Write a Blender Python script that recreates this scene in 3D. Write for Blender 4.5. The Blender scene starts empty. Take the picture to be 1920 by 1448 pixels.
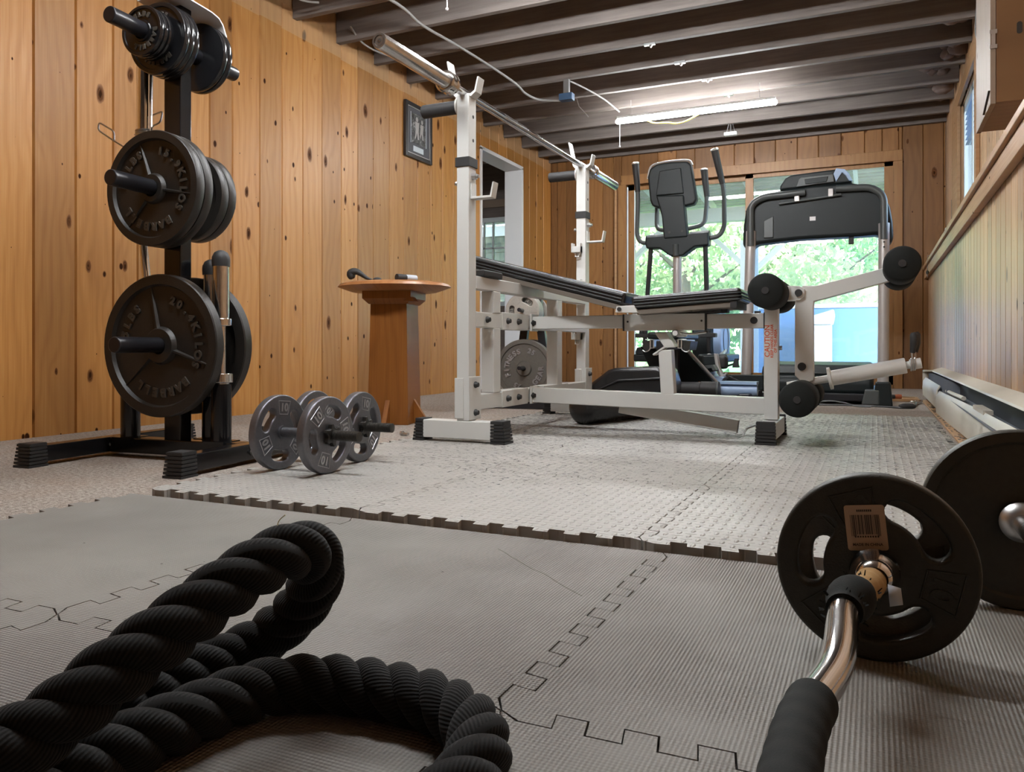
import bpy, math, random
from mathutils import Vector, Matrix, noise
from math import pi, sin, cos, radians, sqrt, atan2
rnd = random.Random(7)
SC = bpy.context.scene
COL = SC.collection

# ------------------------------------------------------------------ mesh builder
class MB:
    def __init__(s):
        s.v = []; s.f = []; s.tone = []; s.t = (0.5, 0.5)
    def add(s, vs, fs, M=None):
        o = len(s.v)
        for p in vs:
            p = Vector(p)
            s.v.append(M @ p if M is not None else p)
        for f in fs:
            s.f.append([i + o for i in f]); s.tone.append(s.t)
        return s
    def bx(s, x0, x1, y0, y1, z0, z1, M=None):
        vs = [(x, y, z) for z in (z0, z1) for y in (y0, y1) for x in (x0, x1)]
        fs = [(0, 2, 3, 1), (4, 5, 7, 6), (0, 1, 5, 4), (2, 6, 7, 3), (0, 4, 6, 2), (1, 3, 7, 5)]
        return s.add(vs, fs, M)
    def beam(s, p, q, w, h, up=(0, 0, 1)):
        p = Vector(p); q = Vector(q); d = (q - p).normalized(); up = Vector(up)
        a = d.cross(up)
        if a.length < 1e-5: a = d.cross(Vector((1, 0, 0)))
        a.normalize(); b = a.cross(d).normalized()
        vs = [e + a * (i * w / 2) + b * (j * h / 2) for e in (p, q) for j in (-1, 1) for i in (-1, 1)]
        fs = [(0, 2, 3, 1), (4, 5, 7, 6), (0, 1, 5, 4), (2, 6, 7, 3), (0, 4, 6, 2), (1, 3, 7, 5)]
        return s.add(vs, fs)
    def tube(s, path, r, n=12, cap=True, closed=False):
        path = [Vector(p) for p in path]; m = len(path)
        rs = r if isinstance(r, (list, tuple)) else [r] * m
        T = []
        for i in range(m):
            if closed: d = path[(i + 1) % m] - path[i - 1]
            else: d = path[min(i + 1, m - 1)] - path[max(i - 1, 0)]
            T.append(d.normalized())
        u = T[0].cross(Vector((0, 0, 1)))
        if u.length < 1e-3: u = T[0].cross(Vector((1, 0, 0)))
        u.normalize(); vs = []
        for i in range(m):
            if i:
                ax = T[i - 1].cross(T[i])
                if ax.length > 1e-7:
                    u = Matrix.Rotation(T[i - 1].angle(T[i]), 3, ax.normalized()) @ u
            w = T[i].cross(u).normalized(); u = w.cross(T[i]).normalized()
            for k in range(n):
                a = 2 * pi * k / n
                vs.append(path[i] + (u * cos(a) + w * sin(a)) * rs[i])
        fs = []
        for i in range(m if closed else m - 1):
            for k in range(n):
                j = (i + 1) % m
                fs.append((i * n + k, i * n + (k + 1) % n, j * n + (k + 1) % n, j * n + k))
        if cap and not closed:
            fs.append(tuple(range(n - 1, -1, -1))); fs.append(tuple((m - 1) * n + k for k in range(n)))
        return s.add(vs, fs)
    def cyl(s, p, q, r, r2=None, n=28):
        return s.tube([p, q], [r, r if r2 is None else r2], n)
    def lathe(s, prof, p=(0, 0, 0), d=(0, 0, 1), n=48, M=None):
        # prof: list of (r, h)
        z = Vector(d).normalized(); x = z.orthogonal().normalized(); y = z.cross(x); p = Vector(p)
        vs = []; idx = []
        for (r, h) in prof:
            if r < 1e-6:
                idx.append([len(vs)] * n); vs.append(p + z * h)
            else:
                idx.append(list(range(len(vs), len(vs) + n)))
                for k in range(n):
                    a = 2 * pi * k / n; vs.append(p + z * h + (x * cos(a) + y * sin(a)) * r)
        fs = []
        for i in range(len(prof) - 1):
            for k in range(n):
                a, b, c_, d_ = idx[i][k], idx[i][(k + 1) % n], idx[i + 1][(k + 1) % n], idx[i + 1][k]
                f = []
                for q in (a, b, c_, d_):
                    if q not in f: f.append(q)
                if len(f) > 2: fs.append(f)
        return s.add(vs, fs, M)
    def ball(s, c, r, sc=(1, 1, 1), n=16, m=10):
        prof = [(sin(pi * i / m), -cos(pi * i / m)) for i in range(m + 1)]
        prof[0] = (0, -1); prof[-1] = (0, 1)
        M = Matrix.Translation(Vector(c)) @ Matrix.Diagonal((r * sc[0], r * sc[1], r * sc[2], 1))
        return s.lathe(prof, n=n, M=M)
    def prism(s, poly, h0, h1, M=None):
        # poly in XY, extruded along Z
        n = len(poly)
        vs = [(x, y, h0) for x, y in poly] + [(x, y, h1) for x, y in poly]
        fs = [tuple(range(n - 1, -1, -1)), tuple(range(n, 2 * n))] + [(i, (i + 1) % n, n + (i + 1) % n, n + i) for i in range(n)]
        return s.add(vs, fs, M)
    def prismY(s, poly, y0, y1):   # poly in XZ, extruded along Y
        M = Matrix(((1, 0, 0, 0), (0, 0, -1, 0), (0, 1, 0, 0), (0, 0, 0, 1)))
        return s.prism(poly, -y1, -y0, M)
    def prismX(s, poly, x0, x1):   # poly in YZ, extruded along X
        M = Matrix(((0, 0, 1, 0), (1, 0, 0, 0), (0, 1, 0, 0), (0, 0, 0, 1)))
        return s.prism(poly, x0, x1, M)
    def mesh(s, me_data, M=None):
        return s.add([v.co.copy() for v in me_data.vertices], [tuple(p.vertices) for p in me_data.polygons], M)

WORLD = {}
def _link(o, parent):
    COL.objects.link(o)
    if parent is not None: o.parent = parent
SPLIT = {'bolt', 'screw', 'pin_hole', 'sleeve', 'joint_collar', 'gusset_plate', 'rod_clip', 'inner_bracket', 'hinge_bracket', 'seat_beam', 'pivot_barrel', 'pivot_bracket', 'raised_number', 'side_strip', 'clip', 'photo_border', 'knurling', 'base_frame', 'base_foot', 'bracket', 'seat_slide', 'peg_plate', 'frame_tube', 'figures', 'hinge', 'lower_crossbeam', 'short_upright', 'back_panel', 'rail_plug', 'hanger', 'seam_piping', 'front_frame', 'pin_bracket', 'loose_damper'}
def islands(mb):
    """connected pieces of a builder; pieces that touch or interlock stay together"""
    n = len(mb.v); par = list(range(n))
    def find(a):
        while par[a] != a: par[a] = par[par[a]]; a = par[a]
        return a
    for f in mb.f:
        for q in f[1:]: par[find(q)] = find(f[0])
    g = {}
    for i in range(n): g.setdefault(find(i), []).append(i)
    items = []
    for k, vi in g.items():
        P = [mb.v[i] for i in vi]
        items.append([[min(p[a] for p in P) - 6e-4 for a in range(3)], [max(p[a] for p in P) + 6e-4 for a in range(3)], set(vi)])
    merged = True
    while merged:
        merged = False
        for i in range(len(items)):
            for j in range(len(items) - 1, i, -1):
                A, B = items[i], items[j]
                if all(A[0][a] <= B[1][a] and B[0][a] <= A[1][a] for a in range(3)):
                    A[0] = [min(x, y) for x, y in zip(A[0], B[0])]; A[1] = [max(x, y) for x, y in zip(A[1], B[1])]; A[2] |= B[2]; items.pop(j); merged = True
    out = []
    for lo, hi, s in items:
        o = MB(); idx = {v: i for i, v in enumerate(sorted(s))}
        o.v = [mb.v[v] for v in sorted(s)]
        for f in mb.f:
            if f[0] in s: o.f.append([idx[q] for q in f]); o.tone.append((.5, .5))
        out.append(o)
    return out
def obj(name, mb, mat, parent=None, bevel=0, seg=2, local=False, smooth=38, tone=False):
    if parent is not None and name in SPLIT:
        pcs = islands(mb)
        if len(pcs) > 1:
            return [_obj(name, m_, mat, parent, bevel, seg, local, smooth, False) for m_ in pcs][0]
    return _obj(name, mb, mat, parent, bevel, seg, local, smooth, tone)
def _obj(name, mb, mat, parent=None, bevel=0, seg=2, local=False, smooth=38, tone=False):
    me = bpy.data.meshes.new(name)
    vs = mb.v
    if parent is not None and not local:
        r = parent
        while r.parent is not None: r = r.parent
        Mi = r.matrix_basis.inverted()
        vs = [Mi @ p for p in vs]
    me.from_pydata([tuple(p) for p in vs], [], [tuple(f) for f in mb.f])
    me.validate(clean_customdata=False)
    me.update()
    if mat is not None: me.materials.append(mat)
    if tone and len(me.polygons) == len(mb.tone):
        at = me.attributes.new('tone', 'FLOAT_COLOR', 'FACE')
        for i, (a, b) in enumerate(mb.tone): at.data[i].color = (a, b, 0, 1)
    if smooth:
        me.shade_smooth(); me.set_sharp_from_angle(angle=radians(smooth))
    o = bpy.data.objects.new(name, me)
    _link(o, parent)
    if bevel:
        b = o.modifiers.new('bevel', 'BEVEL'); b.width = bevel; b.segments = seg; b.limit_method = 'ANGLE'; b.angle_limit = radians(40)
        b.harden_normals = True
    return o
def tag(o, label, cat, group=None, kind=None):
    o['label'] = label; o['category'] = cat
    if group: o['group'] = group
    if kind: o['kind'] = kind
    return o
def thing(name, label, cat, loc=(0, 0, 0), rotz=0, group=None, M=None):
    o = bpy.data.objects.new(name, None); COL.objects.link(o)
    o.empty_display_size = 0.05
    if M is not None: o.matrix_basis = M
    else:
        o.matrix_basis = Matrix.Translation(Vector(loc)) @ Matrix.Rotation(rotz, 4, 'Z')
    return tag(o, label, cat, group)
def struct(name, mb, mat, label=None, bevel=0, **k):
    o = obj(name, mb, mat, None, bevel, **k); o['kind'] = 'structure'
    if label: o['label'] = label
    return o
def dup(root, M, label=None, group=None):
    def rec(o, par):
        c = o.copy(); COL.objects.link(c)
        if par is not None: c.parent = par
        for ch in list(o.children): rec(ch, c)
        return c
    r = rec(root, None); r.matrix_basis = M
    if label: r['label'] = label
    if group: r['group'] = group
    return r
def axisM(loc, d, roll=0):
    q = Vector(d).normalized().to_track_quat('Z', 'Y').to_matrix().to_4x4()
    return Matrix.Translation(Vector(loc)) @ q @ Matrix.Rotation(roll, 4, 'Z')
def arc(cx, cy, r, a0, a1, n=8):
    return [(cx + r * cos(a0 + (a1 - a0) * i / n), cy + r * sin(a0 + (a1 - a0) * i / n)) for i in range(n + 1)]
def rrect(x0, x1, y0, y1, r, n=5):
    return arc(x1 - r, y0 + r, r, -pi / 2, 0, n) + arc(x1 - r, y1 - r, r, 0, pi / 2, n) + arc(x0 + r, y1 - r, r, pi / 2, pi, n) + arc(x0 + r, y0 + r, r, pi, 1.5 * pi, n)
def spline(pts, n=8, closed=False):
    P = [Vector(p) for p in pts]; out = []; m = len(P)
    rng = range(m if closed else m - 1)
    for i in rng:
        if closed: a, b, c_, d = P[i - 1], P[i], P[(i + 1) % m], P[(i + 2) % m]
        else: a, b, c_, d = P[max(i - 1, 0)], P[i], P[i + 1], P[min(i + 2, m - 1)]
        for k in range(n):
            t = k / n
            out.append(0.5 * ((2 * b) + (c_ - a) * t + (2 * a - 5 * b + 4 * c_ - d) * t * t + (3 * b - a - 3 * c_ + d) * t ** 3))
    if not closed: out.append(P[-1])
    return out
def fillet(pts, r, n=6):
    # round the inner corners of a 3-D polyline
    P = [Vector(p) for p in pts]; out = [P[0]]
    for i in range(1, len(P) - 1):
        a = (P[i - 1] - P[i]); b = (P[i + 1] - P[i])
        k = min(r, a.length * .49, b.length * .49)
        p0 = P[i] + a.normalized() * k; p1 = P[i] + b.normalized() * k
        for j in range(n + 1):
            t = j / n; out.append((1 - t) ** 2 * p0 + 2 * t * (1 - t) * P[i] + t * t * p1)
    out.append(P[-1]); return out
_dg = None
def _curve_mesh(cu):
    ob = bpy.data.objects.new('tmp', cu); COL.objects.link(ob)
    dg = bpy.context.evaluated_depsgraph_get()
    me = bpy.data.meshes.new_from_object(ob.evaluated_get(dg))
    bpy.data.objects.remove(ob); bpy.data.curves.remove(cu)
    return me
def curve2d(loops, ext, bev=0, res=2):
    cu = bpy.data.curves.new('c', 'CURVE'); cu.dimensions = '2D'; cu.fill_mode = 'BOTH'
    cu.extrude = ext; cu.bevel_depth = bev; cu.bevel_resolution = res
    for lp in loops:
        sp = cu.splines.new('POLY'); sp.points.add(len(lp) - 1)
        for p, (x, y) in zip(sp.points, lp): p.co = (x, y, 0, 1)
        sp.use_cyclic_u = True
    return _curve_mesh(cu)
_tc = {}
def text(s, size, ext, bold=0.0, shear=0.0, bev=0):
    k = (s, size, ext, bold, shear, bev)
    if k not in _tc:
        cu = bpy.data.curves.new('t', 'FONT'); cu.body = s; cu.size = size; cu.extrude = ext; cu.align_x = 'CENTER'; cu.align_y = 'CENTER'
        cu.offset = bold; cu.shear = shear; cu.resolution_u = 3; cu.bevel_depth = bev
        _tc[k] = _curve_mesh(cu)
    return _tc[k]
def ring_text(mb, s, R, a_mid, size, ext, z, step, bold=0.0, out=True, shear=0.0, bev=0):
    n = len(s)
    for i, ch in enumerate(s):
        if ch == ' ': continue
        a = a_mid - (i - (n - 1) / 2) * step if out else a_mid + (i - (n - 1) / 2) * step
        rot = a - pi / 2 if out else a + pi / 2
        M = Matrix.Translation((R * cos(a), R * sin(a), z)) @ Matrix.Rotation(rot, 4, 'Z')
        mb.mesh(text(ch, size, ext, bold, shear, bev), M)
# ------------------------------------------------------------------ materials
class N:
    def __init__(s, name):
        s.m = bpy.data.materials.new(name); s.m.use_nodes = True; s.t = s.m.node_tree; s.t.nodes.clear()
        s.out = s.t.nodes.new('ShaderNodeOutputMaterial')
    def n(s, typ, ins=None, **k):
        nd = s.t.nodes.new(typ)
        for a, b in k.items(): setattr(nd, a, b)
        for a, b in (ins or {}).items():
            if isinstance(b, tuple) and len(b) == 2 and hasattr(b[0], 'outputs'): s.t.links.new(b[0].outputs[b[1]], nd.inputs[a])
            else: nd.inputs[a].default_value = b
        return nd
    def math(s, op, a, b=0.0, c=0.0, clamp=False):
        nd = s.t.nodes.new('ShaderNodeMath'); nd.operation = op; nd.use_clamp = clamp
        for i, v in enumerate((a, b, c)):
            if isinstance(v, tuple): s.t.links.new(v[0].outputs[v[1]], nd.inputs[i])
            else: nd.inputs[i].default_value = v
        return (nd, 0)
    def ramp(s, fac, stops, interp='LINEAR'):
        nd = s.t.nodes.new('ShaderNodeValToRGB'); cr = nd.color_ramp; cr.interpolation = interp
        while len(cr.elements) < len(stops): cr.elements.new(0.5)
        for e, (p, c) in zip(cr.elements, stops):
            e.position = p; e.color = (c[0], c[1], c[2], 1) if isinstance(c, tuple) else (c, c, c, 1)
        s.t.links.new(fac[0].outputs[fac[1]], nd.inputs[0]); return (nd, 0)
    def mix(s, fac, a, b, mode='MIX'):
        nd = s.t.nodes.new('ShaderNodeMix'); nd.data_type = 'RGBA'; nd.blend_type = mode
        for i, v in ((0, fac), (6, a), (7, b)):
            if isinstance(v, tuple) and hasattr(v[0], 'outputs'): s.t.links.new(v[0].outputs[v[1]], nd.inputs[i])
            elif i == 0: nd.inputs[0].default_value = v
            else: nd.inputs[i].default_value = (v[0], v[1], v[2], 1)
        return (nd, 2)
    def coord(s): return (s.n('ShaderNodeTexCoord'), 3)
    def sep(s, v):
        nd = s.n('ShaderNodeSeparateXYZ', {0: v}); return (nd, 0), (nd, 1), (nd, 2)
    def comb(s, x, y, z):
        nd = s.t.nodes.new('ShaderNodeCombineXYZ')
        for i, v in enumerate((x, y, z)):
            if isinstance(v, tuple): s.t.links.new(v[0].outputs[v[1]], nd.inputs[i])
            else: nd.inputs[i].default_value = v
        return (nd, 0)
    def noise(s, v, scale, detail=4, rough=.5, dist=0.0):
        return (s.n('ShaderNodeTexNoise', {'Vector': v, 'Scale': scale, 'Detail': detail, 'Roughness': rough, 'Distortion': dist}), 0)
    def bump(s, h, strength=.5, dist=.002, normal=None):
        ins = {'Height': h, 'Strength': strength, 'Distance': dist}
        if normal: ins['Normal'] = normal
        return (s.n('ShaderNodeBump', ins), 0)
    def bsdf(s, col, rough=.5, metal=0.0, normal=None, **k):
        nd = s.t.nodes.new('ShaderNodeBsdfPrincipled')
        def st(name, v):
            if isinstance(v, tuple) and hasattr(v[0], 'outputs'): s.t.links.new(v[0].outputs[v[1]], nd.inputs[name])
            elif isinstance(v, tuple): nd.inputs[name].default_value = (v[0], v[1], v[2], 1)
            else: nd.inputs[name].default_value = v
        st('Base Color', col); st('Roughness', rough); st('Metallic', metal)
        if normal: st('Normal', normal)
        for a, b in k.items(): st(a.replace('_', ' '), b)
        s.t.links.new(nd.outputs[0], s.out.inputs[0]); return nd

def plain(name, col, rough=.5, metal=0.0, bump=0.0, bscale=60, var=0.0, **k):
    m = N(name); c = col; nrm = None
    co = m.coord()
    if var:
        f = m.noise(co, bscale * .25, 5)
        c = m.mix(m.math('MULTIPLY', f, 1.0), tuple(x * (1 - var) for x in col), tuple(min(1, x * (1 + var)) for x in col))
    if bump: nrm = m.bump(m.noise(co, bscale, 4), bump, .002)
    m.bsdf(c, rough, metal, nrm, **k); return m.m

def pine(name, axis, dark, mid, light, knot=1.0, rough=.42, spec=.42, band=0):
    """knotty boards: axis = coordinate across the boards, grain runs along Z (or along the long axis)"""
    m = N(name); co = m.coord(); x, y, z = m.sep(co)
    u = {'X': x, 'Y': y, 'Z': z}[axis]; w = z if axis != 'Z' else y
    at = m.n('ShaderNodeAttribute', attribute_name='tone'); tr = m.sep((at, 0))
    off = m.math('MULTIPLY', tr[1], 37.0)
    ww = m.math('ADD', w, off)
    # cathedral grain
    warp = m.noise(m.comb(m.math('MULTIPLY', u, 2.2), m.math('MULTIPLY', ww, .55), off), 1.6, 3)
    # knots
    kv = m.comb(m.math('MULTIPLY_ADD', u, 3.9, m.math('MULTIPLY', tr[1], 13.0)), m.math('MULTIPLY', ww, 1.75), 0.0)
    vor = m.n('ShaderNodeTexVoronoi', {'Vector': kv, 'Scale': 1.15, 'Randomness': 1.0}, feature='F1', voronoi_dimensions='2D')
    kd = (vor, 0); kc = m.sep((vor, 1))[0]
    kn = m.noise(m.comb(m.math('MULTIPLY', u, 22.0), m.math('MULTIPLY', ww, 9.0), off), 1.0, 3)
    size = m.math('MULTIPLY_ADD', kc, .135 * knot, -.022 * knot)
    kr = m.math('DIVIDE', m.math('ADD', kd, m.math('MULTIPLY', m.math('SUBTRACT', kn, .5), .085)), m.math('MAXIMUM', size, .004))
    halo = m.math('POWER', 2.718, m.math('MULTIPLY', kd, -5.0))
    uu = m.math('ADD', u, m.math('MULTIPLY', halo, .06))
    rings = m.math('SINE', m.math('ADD', m.math('MULTIPLY', uu, 120.0), m.math('MULTIPLY', warp, 34.0)))
    rings = m.math('MULTIPLY_ADD', rings, .5, .5)
    fib = m.noise(m.comb(m.math('MULTIPLY', u, 160.0), m.math('MULTIPLY', ww, 3.0), off), 1.0, 4, .6)
    g = m.math('ADD', m.math('MULTIPLY', m.math('POWER', rings, 2.0), .20), m.math('MULTIPLY', fib, .72))
    big = m.noise(m.comb(m.math('MULTIPLY', u, 5.0), m.math('MULTIPLY', ww, .8), off), 1.0, 3)
    g = m.math('ADD', g, m.math('MULTIPLY', m.math('SUBTRACT', big, .5), .5))
    col = m.ramp(g, [(0.05, light), (.42, mid), (.95, dark)])
    tone = m.math('MULTIPLY_ADD', tr[0], .5, .75)
    col = m.mix(1.0, col, m.comb(tone, tone, tone), 'MULTIPLY')
    kf = m.ramp(kr, [(0.55, 1.0), (1.05, 0.0)])
    kcol = m.ramp(m.math('ADD', kr, m.math('MULTIPLY', m.math('SUBTRACT', m.noise(kv, 14.0, 3), .5), .8)), [(.15, (.035, .013, .005)), (.45, (.13, .052, .02)), (.72, (.045, .016, .006)), (.95, (.014, .005, .003))])
    hf = m.ramp(kr, [(0.9, 0.6), (2.2, 0.0)])
    col = m.mix(hf, col, m.mix(.55, col, (dark[0] * .75, dark[1] * .55, dark[2] * .45)))
    col = m.mix(kf, col, kcol)
    vor2 = m.n('ShaderNodeTexVoronoi', {'Vector': m.comb(m.math('MULTIPLY_ADD', u, 7.5, m.math('MULTIPLY', tr[1], 29.0)), m.math('MULTIPLY', ww, 4.6), 0.0), 'Scale': 1.0}, feature='F1', voronoi_dimensions='2D')
    k2 = m.math('DIVIDE', m.math('ADD', (vor2, 0), m.math('MULTIPLY', m.math('SUBTRACT', kn, .5), .12)), m.math('MAXIMUM', m.math('MULTIPLY_ADD', m.sep((vor2, 1))[1], .24 * knot, -.150 * knot), .002))
    k2h = m.ramp(k2, [(0.8, .55), (2.6, 0.0)])
    col = m.mix(k2h, col, m.mix(.5, col, (dark[0] * .6, dark[1] * .4, dark[2] * .35)))
    k2f = m.ramp(k2, [(0.6, 1.0), (1.05, 0.0)])
    col = m.mix(k2f, col, (.04, .014, .006))
    kall = m.math('MAXIMUM', kf, k2f)
    if band:
        bz = m.math('GREATER_THAN', m.math('ADD', z, m.math('MULTIPLY', tr[0], .02)), band)
        col = m.mix(m.math('MULTIPLY', bz, .6), col, m.mix(.5, col, (.50, .38, .26)))
    nrm = m.bump(m.math('ADD', fib, m.math('MULTIPLY', rings, .3)), .12, .0015)
    ro = m.math('MULTIPLY_ADD', fib, .18, rough - .06)
    m.bsdf(col, ro, 0.0, nrm, Specular_IOR_Level=m.math('MULTIPLY_ADD', kall, -.40, spec)); return m.m

M = {}
M['pine_left'] = pine('pine_boards_left', 'Y', (.275, .105, .020), (.385, .172, .042), (.46, .238, .075), band=2.195)
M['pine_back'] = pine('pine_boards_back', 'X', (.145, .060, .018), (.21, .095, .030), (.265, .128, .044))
M['pine_right'] = pine('pine_boards_right', 'Y', (.36, .20, .10), (.48, .29, .155), (.56, .37, .22), knot=.6, rough=.35, spec=.65)
M['pine_trim'] = pine('pine_trim', 'X', (.25, .11, .034), (.34, .162, .053), (.41, .213, .075), knot=.3)
M['pine_rail'] = pine('pine_rail', 'Z', (.40, .21, .09), (.52, .29, .14), (.62, .38, .19), knot=.2)
M['cabinet'] = pine('cabinet_wood', 'Y', (.15, .072, .026), (.22, .11, .043), (.27, .145, .06), knot=.25)
M['cabinet_face'] = pine('cabinet_plywood', 'Y', (.25, .18, .125), (.32, .24, .175), (.38, .30, .225), knot=.3, rough=.45)
M['table_wood'] = pine('table_wood', 'X', (.22, .070, .012), (.32, .115, .022), (.40, .155, .035), knot=.3, rough=.35)
M['table_top'] = pine('table_top_wood', 'X', (.33, .13, .04), (.44, .19, .07), (.52, .26, .11), knot=.3, rough=.3)

def joist_mat():
    m = N('joist_wood'); co = m.coord(); x, y, z = m.sep(co)
    f = m.noise(m.comb(m.math('MULTIPLY', x, 3.0), m.math('MULTIPLY', y, 60.0), m.math('MULTIPLY', z, 60.0)), 1.0, 5, .6)
    b = m.noise(co, 2.5, 3)
    c = m.ramp(m.math('ADD', m.math('MULTIPLY', f, .6), m.math('MULTIPLY', b, .4)), [(.3, (.105, .086, .078)), (.7, (.19, .162, .145))])
    m.bsdf(c, .75, 0, m.bump(f, .3, .002)); return m.m
M['joist'] = joist_mat()
M['joist_edge'] = M['joist']
def subfloor():
    m = N('subfloor_boards'); co = m.coord(); x, y, z = m.sep(co)
    f = m.noise(m.comb(m.math('MULTIPLY', x, 2.0), m.math('MULTIPLY', y, 40.0), z), 1.0, 4)
    c = m.ramp(f, [(.3, (.36, .31, .28)), (.7, (.50, .44, .40))])  # boards coloured pale so that bounced light lifts the joist sides
    m.bsdf(c, .8); return m.m
M['subfloor'] = subfloor()

def carpet():
    m = N('carpet'); co = m.coord()
    f = m.noise((m.n('ShaderNodeMapping', {'Vector': co, 'Scale': (.75, 1.5, 1)}), 0), 95, 6, .75)
    g = m.noise(co, 6, 4)
    h = m.noise(co, 420, 2)
    c = m.ramp(m.math('ADD', m.math('MULTIPLY', f, .75), m.math('MULTIPLY', h, .3)), [(.38, (.10, .08, .066)), (.52, (.33, .285, .25)), (.66, (.58, .52, .47))])
    c = m.mix(m.math('MULTIPLY', m.ramp(g, [(.45, 0.0), (.75, 1.0)]), .35), c, (.30, .20, .14))
    m.bsdf(c, .95, 0, m.bump(m.math('ADD', f, h), .8, .004), Specular_IOR_Level=.1); return m.m
M['carpet'] = carpet()

def ribbed(name, dots, base, scratch=None):
    m = N(name); co = m.coord(); x, y, z = m.sep(co)
    wx = m.math('SINE', m.math('MULTIPLY', x, 2 * pi / .0046))
    wy = m.math('SINE', m.math('MULTIPLY', y, 2 * pi / .0046))
    h = m.math('ADD', m.math('MULTIPLY', wx, .5), m.math('MULTIPLY', wy, dots))
    st = m.noise(co, 2.2, 4); st2 = m.noise(co, 9, 5, .6); fine = m.noise(co, 260, 3)
    worn = m.ramp(m.noise(co, 3.1, 3), [(.35, .25), (.65, 1.0)])
    c = m.ramp(st, [(.3, tuple(v * .80 for v in base)), (.7, tuple(v * 1.12 for v in base))])
    c = m.mix(m.ramp(st2, [(.55, 0.0), (.8, .3)]), c, tuple(v * .72 for v in base))
    c = m.mix(m.math('MULTIPLY', m.ramp(h, [(-.0, 0.0), (.5, 1.0)]), .0), c, base)
    groove = m.ramp(m.math('MULTIPLY_ADD', h, .5, .5), [(.0, .50), (.55, 1.0)])
    c = m.mix(1.0, c, m.mix(worn, (1, 1, 1), groove), 'MULTIPLY')
    if scratch:
        (ax, ay), (bx, by) = scratch; L = sqrt((bx - ax) ** 2 + (by - ay) ** 2); ux, uy = (bx - ax) / L, (by - ay) / L
        dx = m.math('SUBTRACT', x, ax); dy = m.math('SUBTRACT', y, ay)
        al = m.math('ADD', m.math('MULTIPLY', dx, ux), m.math('MULTIPLY', dy, uy)); ac = m.math('SUBTRACT', m.math('MULTIPLY', dx, -uy), m.math('MULTIPLY', dy, -ux))
        ac = m.math('ADD', ac, m.math('MULTIPLY', m.math('SUBTRACT', m.noise(co, 8, 3), .5), .02))
        k = m.math('MULTIPLY', m.math('LESS_THAN', m.math('ABSOLUTE', ac), .0011), m.math('LESS_THAN', m.math('ABSOLUTE', m.math('SUBTRACT', al, L / 2)), L / 2))
        c = m.mix(m.math('MULTIPLY', k, .75), c, (.06, .055, .035))
    # specks of dirt
    sp = m.n('ShaderNodeTexVoronoi', {'Vector': co, 'Scale': 26.0}, feature='F1')
    keep = m.math('GREATER_THAN', m.sep((sp, 1))[1], .94)
    dot = m.math('MULTIPLY', m.math('LESS_THAN', (sp, 0), .055), keep)
    c = m.mix(dot, c, (.04, .035, .03))
    nb = m.bump(m.math('MULTIPLY', h, worn), .85, .0018)
    nb = m.bump(fine, .15, .0008, nb)
    m.bsdf(c, .62, 0, nb, Specular_IOR_Level=.35); return m.m
M['rib'] = ribbed('ribbed_foam', .22, (.24, .228, .21))
M['rib_dots'] = ribbed('dotted_foam', .40, (.24, .228, .211))
M['rib_worn'] = ribbed('worn_dotted_foam', .30, (.25, .238, .22), ((-.602, 1.235), (-.377, 1.054)))

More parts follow.
